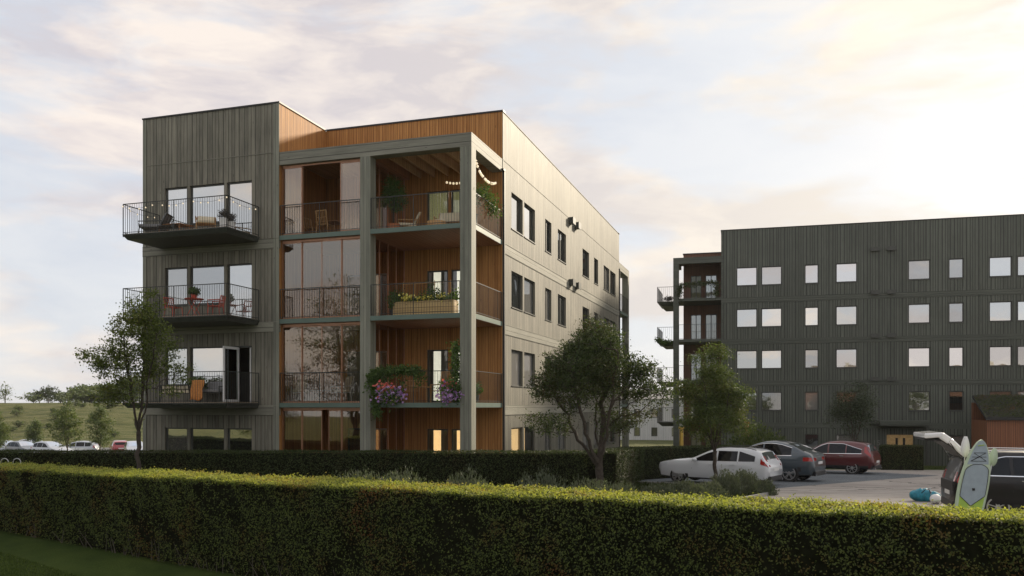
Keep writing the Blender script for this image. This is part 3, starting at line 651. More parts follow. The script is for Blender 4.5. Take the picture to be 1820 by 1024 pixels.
# ------------------------------------------------------------------ hedges
def hedge(name, pts, w, tops, label, mat, dens, size, cat='hedge', group=None, seed=1, twigs=False, faces=('front', 'top', 'back'), lump=.05, splits=None):
    """pts: centre line; tops: absolute height at each point"""
    rs = np.random.RandomState(seed); root = empty(name, (pts[0][0], pts[0][1], 0), 0, label, cat, group); o0 = np.array([pts[0][0], pts[0][1], 0])
    mb = MB(); P = []; N = []; A = []
    for i in range(len(pts)-1):
        a = np.array(pts[i], float); b = np.array(pts[i+1], float); L = np.linalg.norm(b-a); d = (b-a)/L; s = np.array([-d[1], d[0]])
        k = max(2, int(L/1.0)); q = []
        for j in range(k+1):
            c = a+(b-a)*j/k; zt = tops[i]+(tops[i+1]-tops[i])*j/k-.07; hw = w/2-.08
            q.append([(c[0]+s[0]*sg*hw-o0[0], c[1]+s[1]*sg*hw-o0[1], z) for sg, z in ((-1, gz(*c)-.05), (1, gz(*c)-.05), (1, zt), (-1, zt))])
        k0 = len(mb.v); mb.v += [p for r in q for p in r]
        for j in range(k):
            for e in range(4): mb.f.append((k0+j*4+e, k0+j*4+(e+1) % 4, k0+j*4+4+(e+1) % 4, k0+j*4+4+e))
        mb.f += [(k0, k0+1, k0+2, k0+3), (k0+k*4+3, k0+k*4+2, k0+k*4+1, k0+k*4)]
        for fc in faces:
            if fc == 'top': n = int(L*w*dens*1.15); u = rs.uniform(0, L, n); v = rs.uniform(-w/2, w/2, n); c = a+np.outer(u, d)+np.outer(v, s); zz_ = tops[i]+(tops[i+1]-tops[i])*u/L; nn = np.tile([0, 0, 1.], (n, 1))
            else:
                sg = {'front': -1, 'back': 1}[fc]; H = tops[i]-gz(*a); n = int(L*H*dens*(1 if fc == 'front' else .4)); u = rs.uniform(0, L, n); c = a+np.outer(u, d)+s*sg*w/2
                zt = tops[i]+(tops[i+1]-tops[i])*u/L; gr = np.array([gz(x, y) for x, y in c[:, :2]]) if n < 4000 else np.interp(c[:, 1], KY, KZ)
                f = rs.uniform(0, 1, n); zz_ = gr+.03+(zt-gr-.03)*f; nn = np.tile([s[0]*sg, s[1]*sg, .25], (n, 1))
            p = np.column_stack([c, zz_]); A.append(np.full(n, fc == 'top')); P.append(p); N.append(nn)
        if i in (0, len(pts)-2):      # end faces
            e = a if i == 0 else b; sg = -1 if i == 0 else 1; H = tops[i]-gz(*e); n = int(w*H*dens); v = rs.uniform(-w/2, w/2, n)
            p = np.column_stack([e+np.outer(v, s)+d*sg*.02, gz(*e)+rs.uniform(.03, 1, n)*H]); P.append(p); N.append(np.tile([d[0]*sg, d[1]*sg, .2], (n, 1))); A.append(np.zeros(n, bool))
    P = np.concatenate(P); N = np.concatenate(N); A = np.concatenate(A)
    # lumpy surface and the odd hollow
    lp = np.sin(P[:, 0]*2.1+P[:, 1]*1.3+np.sin(P[:, 2]*3))*.6+np.sin(P[:, 0]*5.3-P[:, 1]*4.1+P[:, 2]*4)*.4+np.sin(P[:, 0]*13+P[:, 2]*11+P[:, 1]*7)*.3
    P = P+N*(lp*lump*np.where(A, .35, 1))[:, None]+N*rs.normal(size=(len(P), 1))*.02
    hgt = P[:, 2]-np.interp(P[:, 1], KY, KZ)
    keep = ~((~A) & (hgt < .4) & (rs.rand(len(P)) < (.4-hgt)*1.6)); P, N = P[keep], N[keep]
    if twigs:      # thin patches where the dark inside shows
        hp = np.sin(P[:, 0]*3.1+1.7*np.sin(P[:, 2]*2.3+P[:, 1]))+np.sin(P[:, 1]*4.3+P[:, 2]*1.9+P[:, 0])+.6*np.sin(P[:, 0]*9+P[:, 2]*7)
        kk = A[keep] | (rs.rand(len(P)) > np.clip((hp-.7)*.75, 0, .8)); P, N = P[kk], N[kk]; A = A[keep][kk]; keep = A
    mb.build('core', 'core', root)
    N = N+rs.normal(size=N.shape)*.55
    leaves('foliage', P-o0, N, size, mat, root, seed)
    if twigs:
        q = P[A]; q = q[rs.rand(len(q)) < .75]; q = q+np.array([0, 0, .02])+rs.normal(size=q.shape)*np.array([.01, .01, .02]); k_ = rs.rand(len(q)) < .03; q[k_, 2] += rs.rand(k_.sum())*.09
        leaves('sunlit_top', q-o0, np.tile([.1, -.2, .6], (len(q), 1))+rs.normal(size=q.shape)*.6, size*.95, 'leaf_sunlit', root, seed+50)
        mb = MB(); pa, pb = np.array(pts[0]), np.array(pts[-1]); L = np.linalg.norm(pb-pa); d = (pb-pa)/L; s = np.array([-d[1], d[0]])
        for i in range(int(L*5)):
            c = pa+d*rs.uniform(0, L)-s*(w/2-.04); z = gz(*c)
            mb.tube([(c[0]-o0[0], c[1]-o0[1], z), (c[0]-o0[0]+rs.normal()*.1, c[1]-o0[1]+rs.normal()*.04, z+rs.uniform(.2, .5))], [.010, .004], 4, cap=False)
        tag(mb.build('stems', 'bark2', root), kind='stuff')
    return root
def PXY(px, Y): return ((px-910)/F*Y, Y)
# near hedge: its front edge runs from px 0 at 20 m to px 1820 at 10.6 m
A0 = np.array(PXY(0, 20.2)); A1 = np.array(PXY(1820, 11.1)); dd = (A1-A0)/np.linalg.norm(A1-A0); A0 = A0-dd*2.5; A1 = A1+dd*1.5
nn = np.array([-dd[1], dd[0]]); WN = 1.35; c0 = A0+nn*WN/2; c1 = A1+nn*WN/2
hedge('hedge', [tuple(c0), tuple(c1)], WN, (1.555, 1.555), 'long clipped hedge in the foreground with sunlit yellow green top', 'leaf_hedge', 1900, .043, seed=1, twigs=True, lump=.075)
hedge('hedge', [(-24, 27.4), (2.4, 27.4)], 1.0, (1.64, 1.62), 'dark clipped hedge straight in front of the orange and grey block', 'leaf_back', 900, .05, seed=2)
hedge('hedge', [(2.9, 27.5), (5.2, 36.8), (7.5, 39.3), (13.2, 43.3)], 1.1, (1.62, 1.28, 1.2, 1.1), 'clipped hedge running back behind the white estate car', 'leaf_back', 700, .055, seed=3)
h0 = PXY(1566, 48.9); h1 = PXY(1640, 48.2)
hedge('hedge', [h0, h1], .9, (.84, .84), 'short block of clipped hedge in front of the lit entrance door', 'leaf_back', 700, .06, seed=4)
hedge('hedge', [PXY(1125, 60), PXY(1200, 58.5)], .9, (.1, .1), 'low far hedge in the gap before the pale grey building', 'leaf_back', 300, .09, seed=5)

# ------------------------------------------------------------------ trees
def tree(name, label, cat, pos, H, trunk_h, crown, n_nodes, n_leaf, leaf, lmat='leaf_tree', bmat='bark', r0=.1, seed=0, lean=(0, 0), group=None, hole=.42, spread=.28, stems=5, cellf=.55, droop=.2):
    """crown: list of ellipsoids (cx,cy,cz,rx,ry,rz) relative to the foot"""
    rs = np.random.RandomState(seed); root = empty(name, pos, 0, label, cat, group)
    nodes = []; par = []
    k = 5
    for i in range(k+1):
        f = i/k; nodes.append((lean[0]*f+rs.normal()*.010*trunk_h*(i > 0), lean[1]*f+rs.normal()*.010*trunk_h*(i > 0), trunk_h*f)); par.append(i-1)
    base = len(nodes)-1; pts = []; ztop = max(e[2]+e[5] for e in crown); rx_ = max(abs(e[0])+e[3] for e in crown); ns_ = stems
    for q in range(ns_):
        a_ = 2*math.pi*(q+rs.rand()*.5)/ns_; out = rx_*(.10 if q == 0 else rs.uniform(.3, .55)); prev = base; hh = (ztop-trunk_h)*(.85 if q == 0 else rs.uniform(.5, .75))
        for g in range(1, 8):
            f = g/7; nodes.append((lean[0]+math.cos(a_)*out*f**.8+rs.normal()*.02, lean[1]+math.sin(a_)*out*f**.8+rs.normal()*.02, trunk_h+hh*f)); par.append(prev); prev = len(nodes)-1
    vol = np.array([e[3]*e[4]*e[5] for e in crown]); pr = vol/vol.sum(); off = rs.rand(3)*50
    while len(pts) < n_nodes:
        e = crown[rs.choice(len(crown), p=pr)]; d = rs.normal(size=3); d /= np.linalg.norm(d); r = rs.rand()**.42
        p = np.array(e[:3])+d*r*np.array(e[3:])
        nz = noise.noise(Vector(tuple(p*cellf*2+off)))*.5+.5
        if nz < hole*(.7+.45*r) or p[2] < trunk_h*.55: continue
        pts.append(p)
    T = np.array(nodes[base]); pts = sorted(pts, key=lambda p: np.linalg.norm(p-T))
    NA = np.zeros((len(nodes)+len(pts), 3)); NA[:len(nodes)] = nodes; cost = np.zeros(len(NA)); cnt = len(nodes)
    for i in range(base+1): cost[i] = (base-i)*.35
    for i in range(base+1, len(nodes)): cost[i] = cost[par[i]]+.25*np.linalg.norm(NA[i]-NA[par[i]])
    for p in pts:
        v = p-NA[:cnt]; ds = np.linalg.norm(v, axis=1); up = np.maximum(0, -(v[:, 2])/np.maximum(ds, .01))
        j = int(np.argmin(ds*(1+.5*up)+.30*cost[:cnt])) ; cost[cnt] = cost[j]+ds[j]; NA[cnt] = p; par.append(j); cnt += 1
    w = np.zeros(cnt); ch = np.zeros(cnt, int)
    for i in range(cnt-1, 0, -1):
        if ch[i] == 0: w[i] += 1
        w[par[i]] += w[i]; ch[par[i]] += 1
    rad_ = r0*(np.maximum(w, 1)/w[0])**.5; rad_ = np.maximum(rad_, .006*H/6)
    V = []; Q = []; k = 6
    for i in range(1, cnt):
        a = NA[par[i]]; b = NA[i]; L = np.linalg.norm(b-a)
        if L < 1e-3: continue
        m_ = (a+b)/2+rs.normal(size=3)*L*.07+np.array([0, 0, -L*.03]); ra = rad_[par[i]] if i <= base or (i < base+1+7*stems and (i-base-1) % 7) else min(rad_[par[i]], rad_[i]*1.35); rb = rad_[i]
        if i == 1: ra *= 1.35
        ps = [a, m_, b]; rr = [ra, (ra+rb)/2, rb]; d = (b-a)/L; up = np.array([0, 0, 1.]) if abs(d[2]) < .9 else np.array([1., 0, 0]); s = np.cross(d, up); s /= np.linalg.norm(s); tt = np.cross(d, s)
        v0 = len(V)
        for p, r in zip(ps, rr):
            for q in range(k): th = 2*math.pi*q/k; V.append(p+(s*math.cos(th)+tt*math.sin(th))*r)
        for g in range(2):
            for q in range(k): Q.append((v0+g*k+q, v0+g*k+(q+1) % k, v0+(g+1)*k+(q+1) % k, v0+(g+1)*k+q))
    nmesh('trunk', V, Q, bmat, root, smooth=True)
    wt = np.where(w <= 2, 1.0, np.where(w <= 5, .5, .05)); wt[:base+1] = 0; wt *= rs.uniform(.3, 1.7, cnt); wt /= wt.sum()
    pick = rs.choice(cnt, n_leaf, p=wt); f = rs.rand(n_leaf)[:, None]; pa = np.array(par)[pick]
    Pq = NA[pick]*f+NA[pa]*(1-f)*.5+NA[pick]*(1-f)*.5
    clump = rs.normal(size=(cnt, 3))*spread*.6
    Pq = Pq+clump[pick]*rs.randint(0, 2, n_leaf)[:, None]+rs.normal(size=(n_leaf, 3))*spread*np.array([1, 1, .55])
    Nq = rs.normal(size=(n_leaf, 3))*.8+np.array([0, 0, .7])
    leaves('crown', Pq, Nq, leaf, lmat, root, seed+1, droop=droop)
    return root
def base(px, Y): x, y = PXY(px, Y); return (x, y, gz(x, y)-.02)
tree('young_tree', 'slender loose tree on the left in front of the hanging balconies', 'tree', base(247, 24), 6.4, 2.3,
     [(.0, 0, 4.6, 1.15, 1.05, 1.2), (.25, 0, 5.6, .65, .6, .75), (1.2, 0, 4.2, .6, .5, .5), (-1.05, 0, 4.4, .65, .6, .7), (-.9, 0, 3.3, .5, .5, .45), (.7, 0, 3.7, .7, .6, .6), (-.1, 0, 3.5, .6, .6, .7)], 620, 14000, .07, r0=.06, seed=12, hole=.47, spread=.10, lmat='leaf_light')
tree('broad_tree', 'broad dark tree with thick crown in front of the sunlit side wall', 'tree', base(1065, 24), 6.0, 1.3,
     [(-.3, 0, 4.0, 1.65, 1.5, 1.15), (.1, 0, 4.75, 1.1, 1.1, .8), (-.9, 0, 4.4, .8, .9, .7), (.9, 0, 4.3, .7, .8, .6), (-1.5, 0, 3.6, .75, .8, .55), (-1.35, 0, 2.6, .8, .7, .4), (1.3, 0, 3.6, .8, .8, .7), (1.9, 0, 2.9, .6, .5, .5), (.5, 0, 2.7, .8, .7, .5)], 1100, 40000, .066, 'leaf_dark', r0=.12, seed=29, hole=.45, spread=.12)
tree('leafy_tree', 'upright leafy tree growing in front of the white estate car', 'tree', base(1270, 29.5), 5.6, 1.5,
     [(-.2, 0, 3.2, 1.1, 1.1, 1.4), (-.1, 0, 4.4, .85, .8, .95), (.65, 0, 3.4, .65, .6, .5), (.5, 0, 2.5, .8, .7, .6), (-1.0, 0, 2.5, .6, .6, .5), (-.9, 0, 3.6, .5, .5, .5)], 800, 30000, .068, r0=.07, seed=37, hole=.45, spread=.12, lmat='leaf_tree')
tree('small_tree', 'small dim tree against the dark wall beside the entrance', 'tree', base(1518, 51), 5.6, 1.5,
     [(.1, 0, 3.9, 1.5, 1.3, 1.4), (-.6, 0, 3.2, 1.0, 1, .9)], 260, 7000, .11, 'leaf_dull', r0=.06, seed=41, hole=.42, spread=.25)
for i, (px, Y, H, rr, lab) in enumerate([(120, 66, 5.1, 1.5, 'bushy young tree standing between the silver cars far left'), (178, 72, 5.0, 1.3, 'narrow pale young tree right of the silver cars'), (62, 88, 3.8, 1.0, 'small conical tree behind the silver cars on the hill side'), (-4, 74, 4.3, 1.3, 'young tree cut by the left edge of the picture')]):
    tree('young_tree', lab, 'tree', base(px, Y), H, H*.22, [(0, 0, H*.55, rr*.85, rr*.85, H*.34), (0, 0, H*.75, rr*.5, rr*.5, H*.26)], 160, 3800, .15, 'leaf_far' if i < 4 else 'leaf_dull', 'bark2', .05, seed=60+i, hole=.36, spread=.17, group='young trees by the far car park')
# wooded rim beyond the meadow
rs = np.random.RandomState(9)
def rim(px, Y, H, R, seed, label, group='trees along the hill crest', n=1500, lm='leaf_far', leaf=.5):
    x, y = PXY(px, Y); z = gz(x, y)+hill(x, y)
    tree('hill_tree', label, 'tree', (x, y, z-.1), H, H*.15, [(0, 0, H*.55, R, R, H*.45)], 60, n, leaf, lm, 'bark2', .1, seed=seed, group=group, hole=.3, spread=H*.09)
rim(86, 176, 4.0, 2.6, 100, 'dark spiky shrub on the crest of the meadow hill', None, 900, 'leaf_dull', .42)
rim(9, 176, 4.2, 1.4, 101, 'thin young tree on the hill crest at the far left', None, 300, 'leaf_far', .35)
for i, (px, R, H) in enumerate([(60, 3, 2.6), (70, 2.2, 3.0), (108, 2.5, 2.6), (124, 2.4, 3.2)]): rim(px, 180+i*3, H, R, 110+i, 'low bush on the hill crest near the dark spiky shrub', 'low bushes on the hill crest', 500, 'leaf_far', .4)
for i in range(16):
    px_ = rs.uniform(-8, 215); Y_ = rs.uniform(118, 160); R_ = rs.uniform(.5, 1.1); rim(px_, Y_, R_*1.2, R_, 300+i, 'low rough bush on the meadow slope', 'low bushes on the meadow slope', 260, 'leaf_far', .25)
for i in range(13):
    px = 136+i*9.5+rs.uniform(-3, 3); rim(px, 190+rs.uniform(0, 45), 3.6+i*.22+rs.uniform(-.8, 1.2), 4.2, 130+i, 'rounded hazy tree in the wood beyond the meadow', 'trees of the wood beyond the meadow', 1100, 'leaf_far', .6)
# trees behind the viewer's left shoulder that the loggia glass mirrors
for i, (x, y, H, R) in enumerate([(-23, 13, 13.0, 3.9), (-36, 10, 7.5, 3.0)]):
    tree('tall_tree', 'tall spreading tree on the lawn whose reflection shows in the loggia glass', 'tree', (x, y, gz(x, y)-.05), H, H*.2, [(0, 0, H*.6, R, R, H*.36)], 420, 17000, .13, 'leaf_dark', 'bark', .2, seed=160+i, hole=.46, spread=.35, group='trees mirrored in the loggia glass')

def house(x, y, rz, w, d, h, rh, label, wm):
    root = empty('house', (x, y, gz(x, y)), rad(rz), label, 'house'); ops = [(u, u+1.1, z, z+1.2) for z in (.9, 3.6) for u in (1, 3.4, 5.8, w-2.2) if z+1.2 < h]
    mb = MB(); wall(mb, 'y', 0, 0, w, -.3, h, ops, -.12); wall(mb, 'y', -d, 0, w, -.3, h); wall(mb, 'x', 0, -d, 0, -.3, h); wall(mb, 'x', w, -d, 0, -.3, h)
    for xx in (0, w): mb.add([(xx, -d, h), (xx, 0, h), (xx, -d/2, h+rh)], [(0, 1, 2)])
    mb.build('wall', wm, root)
    mb = MB(); o = .4; mb.add([(-o, .4, h-.2), (w+o, .4, h-.2), (w+o, -d/2, h+rh+.1), (-o, -d/2, h+rh+.1), (w+o, -d-.4, h-.2), (-o, -d-.4, h-.2)], [(0, 1, 2, 3), (3, 2, 4, 5)]); rf = mb.build('roof', 'bark2', root)
    mb = MB(); mb.box(w*.6, w*.6+.7, -d/2-.35, -d/2+.35, h+rh-.3, h+rh+1.0); mb.build('chimney', 'conc', rf)
    for q in ops: window(root, 'y', 0, -1, *q, 'glass', fw=.07, fmat='white')
house(0, -42, 6, 11, 8, 7.6, 3.4, 'brown gabled house mirrored in the left windows of the dark block', 'soffit_dark')
house(24, -46, -10, 12, 8, 7.4, 3.6, 'brown gabled house mirrored in the right windows of the dark block', 'soffit_dark')
for i, (x, y, H, R) in enumerate([(-16, -36, 8.5, 4), (-8, -40, 7, 3.2), (15, -36, 8, 3.2), (19, -44, 9, 3.4), (40, -42, 8, 4)]):
    tree('garden_tree', 'leafy tree between the houses mirrored in the dark block windows', 'tree', (x, y, gz(x, y)-.05), H, H*.2, [(0, 0, H*.6, R, R, H*.36)], 160, 3500, .32, 'leaf_tree', 'bark', .18, seed=180+i, hole=.36, spread=.4, group='trees mirrored in the dark block windows')

# ------------------------------------------------------------------ shrubs and ground cover of the planting bed
def shrub(px, Y, R, H, label, seed, mat='leaf_grey', n=2200, leaf=.10, group='rounded grey green shrubs in the planting bed', asp=.28):
    rs = np.random.RandomState(seed); x, y = PXY(px, Y); root = empty('shrub', (x, y, gz(x, y)), 0, label, 'shrub', group)
    d = rs.normal(size=(n, 3)); d[:, 2] = abs(d[:, 2]); d /= np.linalg.norm(d, axis=1, keepdims=True); r = rs.uniform(.45, 1, n)**.5
    lob = 1+.13*np.sin(d[:, 0]*7+seed)*np.cos(d[:, 1]*6)+.08*rs.normal(size=n)
    P = d*(r*lob)[:, None]*np.array([R, R, H]); al = d*.6+np.array([0, 0, .9])
    leaves('foliage', P, d+rs.normal(size=(n, 3))*.6, leaf, mat, root, seed, aspect=asp, along=al)
    mb = MB()
    for i in range(14): a = rs.uniform(0, 6.3); mb.tube([(0, 0, 0), (math.cos(a)*R*.5, math.sin(a)*R*.5, H*.6)], [.012, .005], 4, cap=False)
    mb.build('stems', 'bark', root); return root
SL = 'greyish rounded shrub in the planting bed'
for i, (px, Y, R, H, lab) in enumerate([
    (640, 22.5, .9, 1.22, 'low grey shrub seen over the foreground hedge, leftmost in the bed'), (712, 22.5, .95, 1.24, 'low grey shrub seen over the foreground hedge, second from the left'),
    (830, 22.0, .85, 1.24, 'wide grey shrub behind the foreground hedge left of the broad tree'), (935, 21.0, .55, 1.2, 'rounded grey shrub left of the broad tree trunk'), (972, 21.6, .6, 1.28, 'rounded grey shrub close to the broad tree trunk, darker one'),
    (1045, 22.6, .8, 1.0, 'grey shrub at the foot of the broad tree'), (1100, 23.2, .7, .85, 'low grey shrub right of the broad tree trunk'),
    (1170, 26.4, .8, .55, 'grey shrub in front of the white car bonnet'), (1216, 27.2, .7, .62, 'tall grey shrub before the white car front door'), (1240, 26.0, .6, .55, 'small grey shrub left of the leafy tree trunk'),
    (1290, 28.2, .65, .85, 'grey shrub right of the leafy tree trunk'), (1322, 28.8, .6, .85, 'grey shrub before the white car rear wheel'), (1355, 29.2, .5, .5, 'smallest grey shrub at the tip of the planting bed'), (1262, 26.8, .6, .6, 'grey shrub at the foot of the leafy tree')]):
    shrub(px, Y, R, H, lab, 200+i, n=int(3200*R/.7))
def groundcover(name, poly, n, size, mat, seed, h=.12, label=None):
    rs = np.random.RandomState(seed); poly = np.array(poly); lo, hi = poly.min(0), poly.max(0); P = []
    q = lo+rs.rand(n*3, 2)*(hi-lo); ins = np.zeros(len(q), bool); j = len(poly)-1
    for i in range(len(poly)):
        c = ((poly[i, 1] > q[:, 1]) != (poly[j, 1] > q[:, 1])) & (q[:, 0] < (poly[j, 0]-poly[i, 0])*(q[:, 1]-poly[i, 1])/(poly[j, 1]-poly[i, 1]+1e-9)+poly[i, 0]); ins ^= c; j = i
    q = q[ins][:n]; z = np.interp(q[:, 1], KY, KZ); P = np.column_stack([q, z+h*.4]); m_ = len(P)
    al = rs.normal(size=(m_, 3))*.3+np.array([0, 0, 1.]); N = rs.normal(size=(m_, 3)); N[:, 2] = .2
    o = leaves(name, P, N, size, mat, None, seed, aspect=.16, along=al); tag(o, kind='stuff'); return o
tag(groundcover('ground_cover', [(-4, 21), (5, 19.5), (5.1, 22), (6.9, 26.6), (8.9, 29.2), (9.2, 30.3), (7, 32.2), (4.6, 34.2), (3.4, 27.9), (2.6, 26.7), (-4, 26.7)], 16000, .22, 'leaf_back', 71), 'low grassy planting between the hedges and around the trees', 'ground cover')
tag(groundcover('grass', [(-13.5, 13), (-5, 8.5), (.5, 11.3), (-13.5, 20.0)], 110000, .065, 'grassleaf', 72, h=.03), 'short mown dark green grass in front of the foreground hedge', 'grass')
tag(groundcover('grass', [PXY(1625, 51), PXY(1740, 51), PXY(1745, 55), PXY(1640, 56)], 5000, .15, 'leaf_tree', 73), 'strip of grass beside the bicycle before the dark block', 'grass')
shrub(1345, 50, 2.0, 2.6, 'leafy green bush beside the orange post behind the parked cars', 240, 'leaf_tree', 5000, .16, None, .5)
shrub(1378, 51, 1.1, 1.9, 'lower green bush above the slate coloured car', 241, 'leaf_dark', 2500, .15, None, .5)

# ------------------------------------------------------------------ cars
def make_car(name, label, cat, spec, pos, rz, group=None, detail=True):
    L, Wd, H = spec['L'], spec['W'], spec['H']; prof = spec['prof']; px_ = [p[0] for p in prof]; pz_ = [p[1] for p in prof]
    belt = spec['belt']; r = spec['r']; pm = M[spec['paint']]; wx = spec['wx']; zb0 = spec.get('zb', .22)
    root = empty(name, pos, rz, label, cat, group); hx = L/2
    def zt(x): return float(np.interp(x, px_, pz_))
    def hw(x):
        u = abs(x-L/2)/(L/2); return Wd/2*(1-.10*u**4-.14*max(0, (u-.93)/.07)**2)
    def sec(x):
        z = zt(x); w = hw(x); b = min(belt(x), z-.035); zb = zb0+(.14 if x < .1 or x > L-.1 else 0)+.05*max(0, 1-min(x, L-x)/.5)
        g = max(0, z-b-.05); we = .955*w-g*.40; top = z+.012
        return [(0, zb), (.78*w, zb), (.93*w, zb+.06), (.985*w, zb+.2), (w, zb+.38*(b-zb)+.05), (.995*w, zb+.75*(b-zb)), (.965*w, b-.01), (we+.02, max(z-.085, b+.0)) if g > .05 else (.95*w, b+.012), (we-.06, z-.02), (we*.6, z+.004), (0, top)]
    xs = sorted(set([0, .03, .08, .15]+[round(v, 3) for v in np.linspace(.25, L-.25, 34)]+[L-.15, L-.08, L-.03, L])); V = []; Fc = []; k = 21
    for x in xs:
        s = sec(x); ring = [(x-hx, -y, z) for y, z in s]+[(x-hx, y, z) for y, z in s[1:-1][::-1]]; V += ring; k = len(ring)
    for i in range(len(xs)-1):
        for j in range(k): Fc.append((i*k+j, i*k+(j+1) % k, (i+1)*k+(j+1) % k, (i+1)*k+j))
    Fc += [tuple(range(k))[::-1], tuple(range((len(xs)-1)*k, len(xs)*k))]
    mb = MB(); mb.add(V, Fc); body = mb.build('body', pm, root)
    cut = MB()
    for x in wx:
        for sg in (-1, 1): cut.lathe([(r+.065, -.5), (r+.065, .5)], 32, (x-hx, sg*(Wd/2+.22), r+.01), 'y')
    co_ = cut.build('cut', pm); bm = body.modifiers.new('b', 'BOOLEAN'); bm.object = co_; bm.operation = 'DIFFERENCE'; bm.solver = 'EXACT'
    dg = bpy.context.evaluated_depsgraph_get(); me = bpy.data.meshes.new_from_object(body.evaluated_get(dg)); body.modifiers.clear(); body.data = me
    bpy.data.objects.remove(co_)
    me.materials.clear(); me.materials.append(pm); me.materials.append(M['plastic'])
    for p in me.polygons:
        p.use_smooth = True; c = p.center
        if abs(c.y) < Wd/2-.04 and any(abs(math.hypot(c.x-(x-hx), c.z-r-.01)-(r+.065)) < .03 for x in wx): p.material_index = 1
        if c.z < zb0+.07: p.material_index = 1
        if spec.get('clad') and c.z < spec['clad'] : p.material_index = 1
    me.set_sharp_from_angle(angle=rad(38))
    def side_y(x, z):
        s = sec(x)
        for (y0, z0), (y1, z1) in zip(s[2:8], s[3:9]):
            if z0 <= z <= z1 and z1 > z0: return y0+(y1-y0)*(z-z0)/(z1-z0)
        return s[4][0]
    def side_patch(nm, mat, x0, x1, lo, hi, sg, off=.007, n=12, par=None):
        mb = MB(); q = []
        for i in range(n+1):
            x = x0+(x1-x0)*i/n; a, b = lo(x), hi(x); b = max(a+.002, b)
            for f in (0, .5, 1): z = a+(b-a)*f; q.append((x-hx, sg*(side_y(x, z)+off), z))
        mb.add(q, [(i*3+j, i*3+j+1, i*3+j+4, i*3+j+3) for i in range(n) for j in range(2)]); return mb.build(nm, mat, par or root, smooth=True)
    def top_patch(nm, mat, x0, x1, margin, n=8, off=.008, par=None):
        mb = MB(); q = []
        for i in range(n+1):
            x = x0+(x1-x0)*i/n; s = sec(x); ye = s[8][0]-margin
            for f in (-1, -.5, 0, .5, 1):
                y = f*ye; z = np.interp(abs(y), [0, s[9][0], s[8][0]], [s[10][1], s[9][1], s[8][1]]); sl = (zt(x+.03)-zt(x-.03))/.06; nl = math.hypot(1, sl)
                q.append((x-hx-sl/nl*off, y, z+off/nl))
        mb.add(q, [(i*5+j, i*5+j+1, i*5+j+6, i*5+j+5) for i in range(n) for j in range(4)]); return mb.build(nm, mat, par or root, smooth=True)
    for sg in (-1, 1):
        for a, b in spec['win']:
            side_patch('side_window', 'carglass', a, b, lambda x: belt(x)+.015, lambda x: min(zt(x)-.10, spec.get('wtop', 9)-max(0, x-spec.get('wr', 99))*spec.get('ws', 0)), sg, n=16)
        if spec.get('chrome'):
            a, b = spec['win'][0][0]-.03, spec['win'][-1][1]+.03
            side_patch('window_trim', 'chrome', a, b, lambda x: belt(x)-.012, lambda x: belt(x)+.014, sg, .010, 20)
            if detail: side_patch('window_trim', 'chrome', a, b, lambda x: min(zt(x)-.10, spec.get('wtop', 9)-max(0, x-spec.get('wr', 99))*spec.get('ws', 0))-.001, lambda x: min(zt(x)-.10, spec.get('wtop', 9)-max(0, x-spec.get('wr', 99))*spec.get('ws', 0))+.018, sg, .010, 26)
        for (x0, x1, z0, z1) in spec['tail']: side_patch('taillight', 'tail', x0, x1, lambda x: min(z0+(x1-x)*spec.get('tslope', .1), zt(x)-.06), lambda x: min(z1, zt(x)-.055), sg, .010, 8)
        side_patch('headlight', 'head', .05, .45, lambda x: zt(x)-.20, lambda x: zt(x)-.07, sg, .008, 6)
        if detail:
            for x in spec['handles']:
                mb = MB(); y = side_y(x, belt(x)-.12); z = belt(x)-.12; mb.box(x-hx-.10, x-hx+.10, min(sg*(y-.0), sg*(y+.035)), max(sg*(y-.0), sg*(y+.035)), z-.012, z+.016); mb.build('door_handle', 'chrome' if spec.get('chrome') else pm, root, bevel=.006)
            mx_ = spec['mirror']; y = side_y(mx_, belt(mx_)); mb = MB(); mb.ball((mx_-hx, sg*(y+.12), belt(mx_)+.06), (.10, .11, .075), 8); mb.box(mx_-hx-.03, mx_-hx+.03, min(sg*(y-.03), sg*(y+.1)), max(sg*(y-.03), sg*(y+.1)), belt(mx_)-.01, belt(mx_)+.03); mb.build('wing_mirror', pm, root, smooth=True)
            for xd in spec['seams']: side_patch('door_seam', 'plastic', xd-.004, xd+.004, lambda x: zb0+.12, lambda x: belt(x)-.01, sg, .003, 1)
            if spec.get('rail'):
                a, b = spec['rail']; mb = MB(); mb.tube([(x-hx, sg*(sec(x)[8][0]-.03), zt(x)+(.0 if q in (0, 6) else .035)) for q, x in enumerate(np.linspace(a, b, 7))], .014, 6); mb.build('roof_rail', 'chrome' if spec.get('chrome') else 'plastic', root, smooth=True)
        for x0, x1, z0, z1 in spec['tail']:
            mb = MB(); ye = hw(L)*.98; yi = ye-spec.get('tw', .28); xat = lambda z: max(x for x in np.linspace(L*.6, L, 300) if zt(x) >= z)-hx; za, zb_ = z0+.01, z1-.02; xa_, xb_ = xat(za)+.014, xat(zb_)+.014; ya, yb = sorted((sg*yi, sg*ye*.93)); mb.hexa([(xa_-.06, ya, za), (xa_, ya, za), (xa_, yb, za), (xa_-.06, yb, za), (xb_-.06, ya, zb_), (xb_, ya, zb_), (xb_, yb, zb_), (xb_-.06, yb, zb_)]); mb.build('taillight', 'tail', root, bevel=.008)
    a, b = spec['wind']; top_patch('windscreen', 'carglass', a, b, .05)
    if spec.get('rearwin'): a, b = spec['rearwin']; top_patch('rear_window', 'carglass', a, b, .06)
    mb = MB(); mb.box(L-.01-hx, L+.012-hx, -.26, .26, .62 if not spec.get('pz') else spec['pz'], .73 if not spec.get('pz') else spec['pz']+.11); mb.build('number_plate', 'white', root)
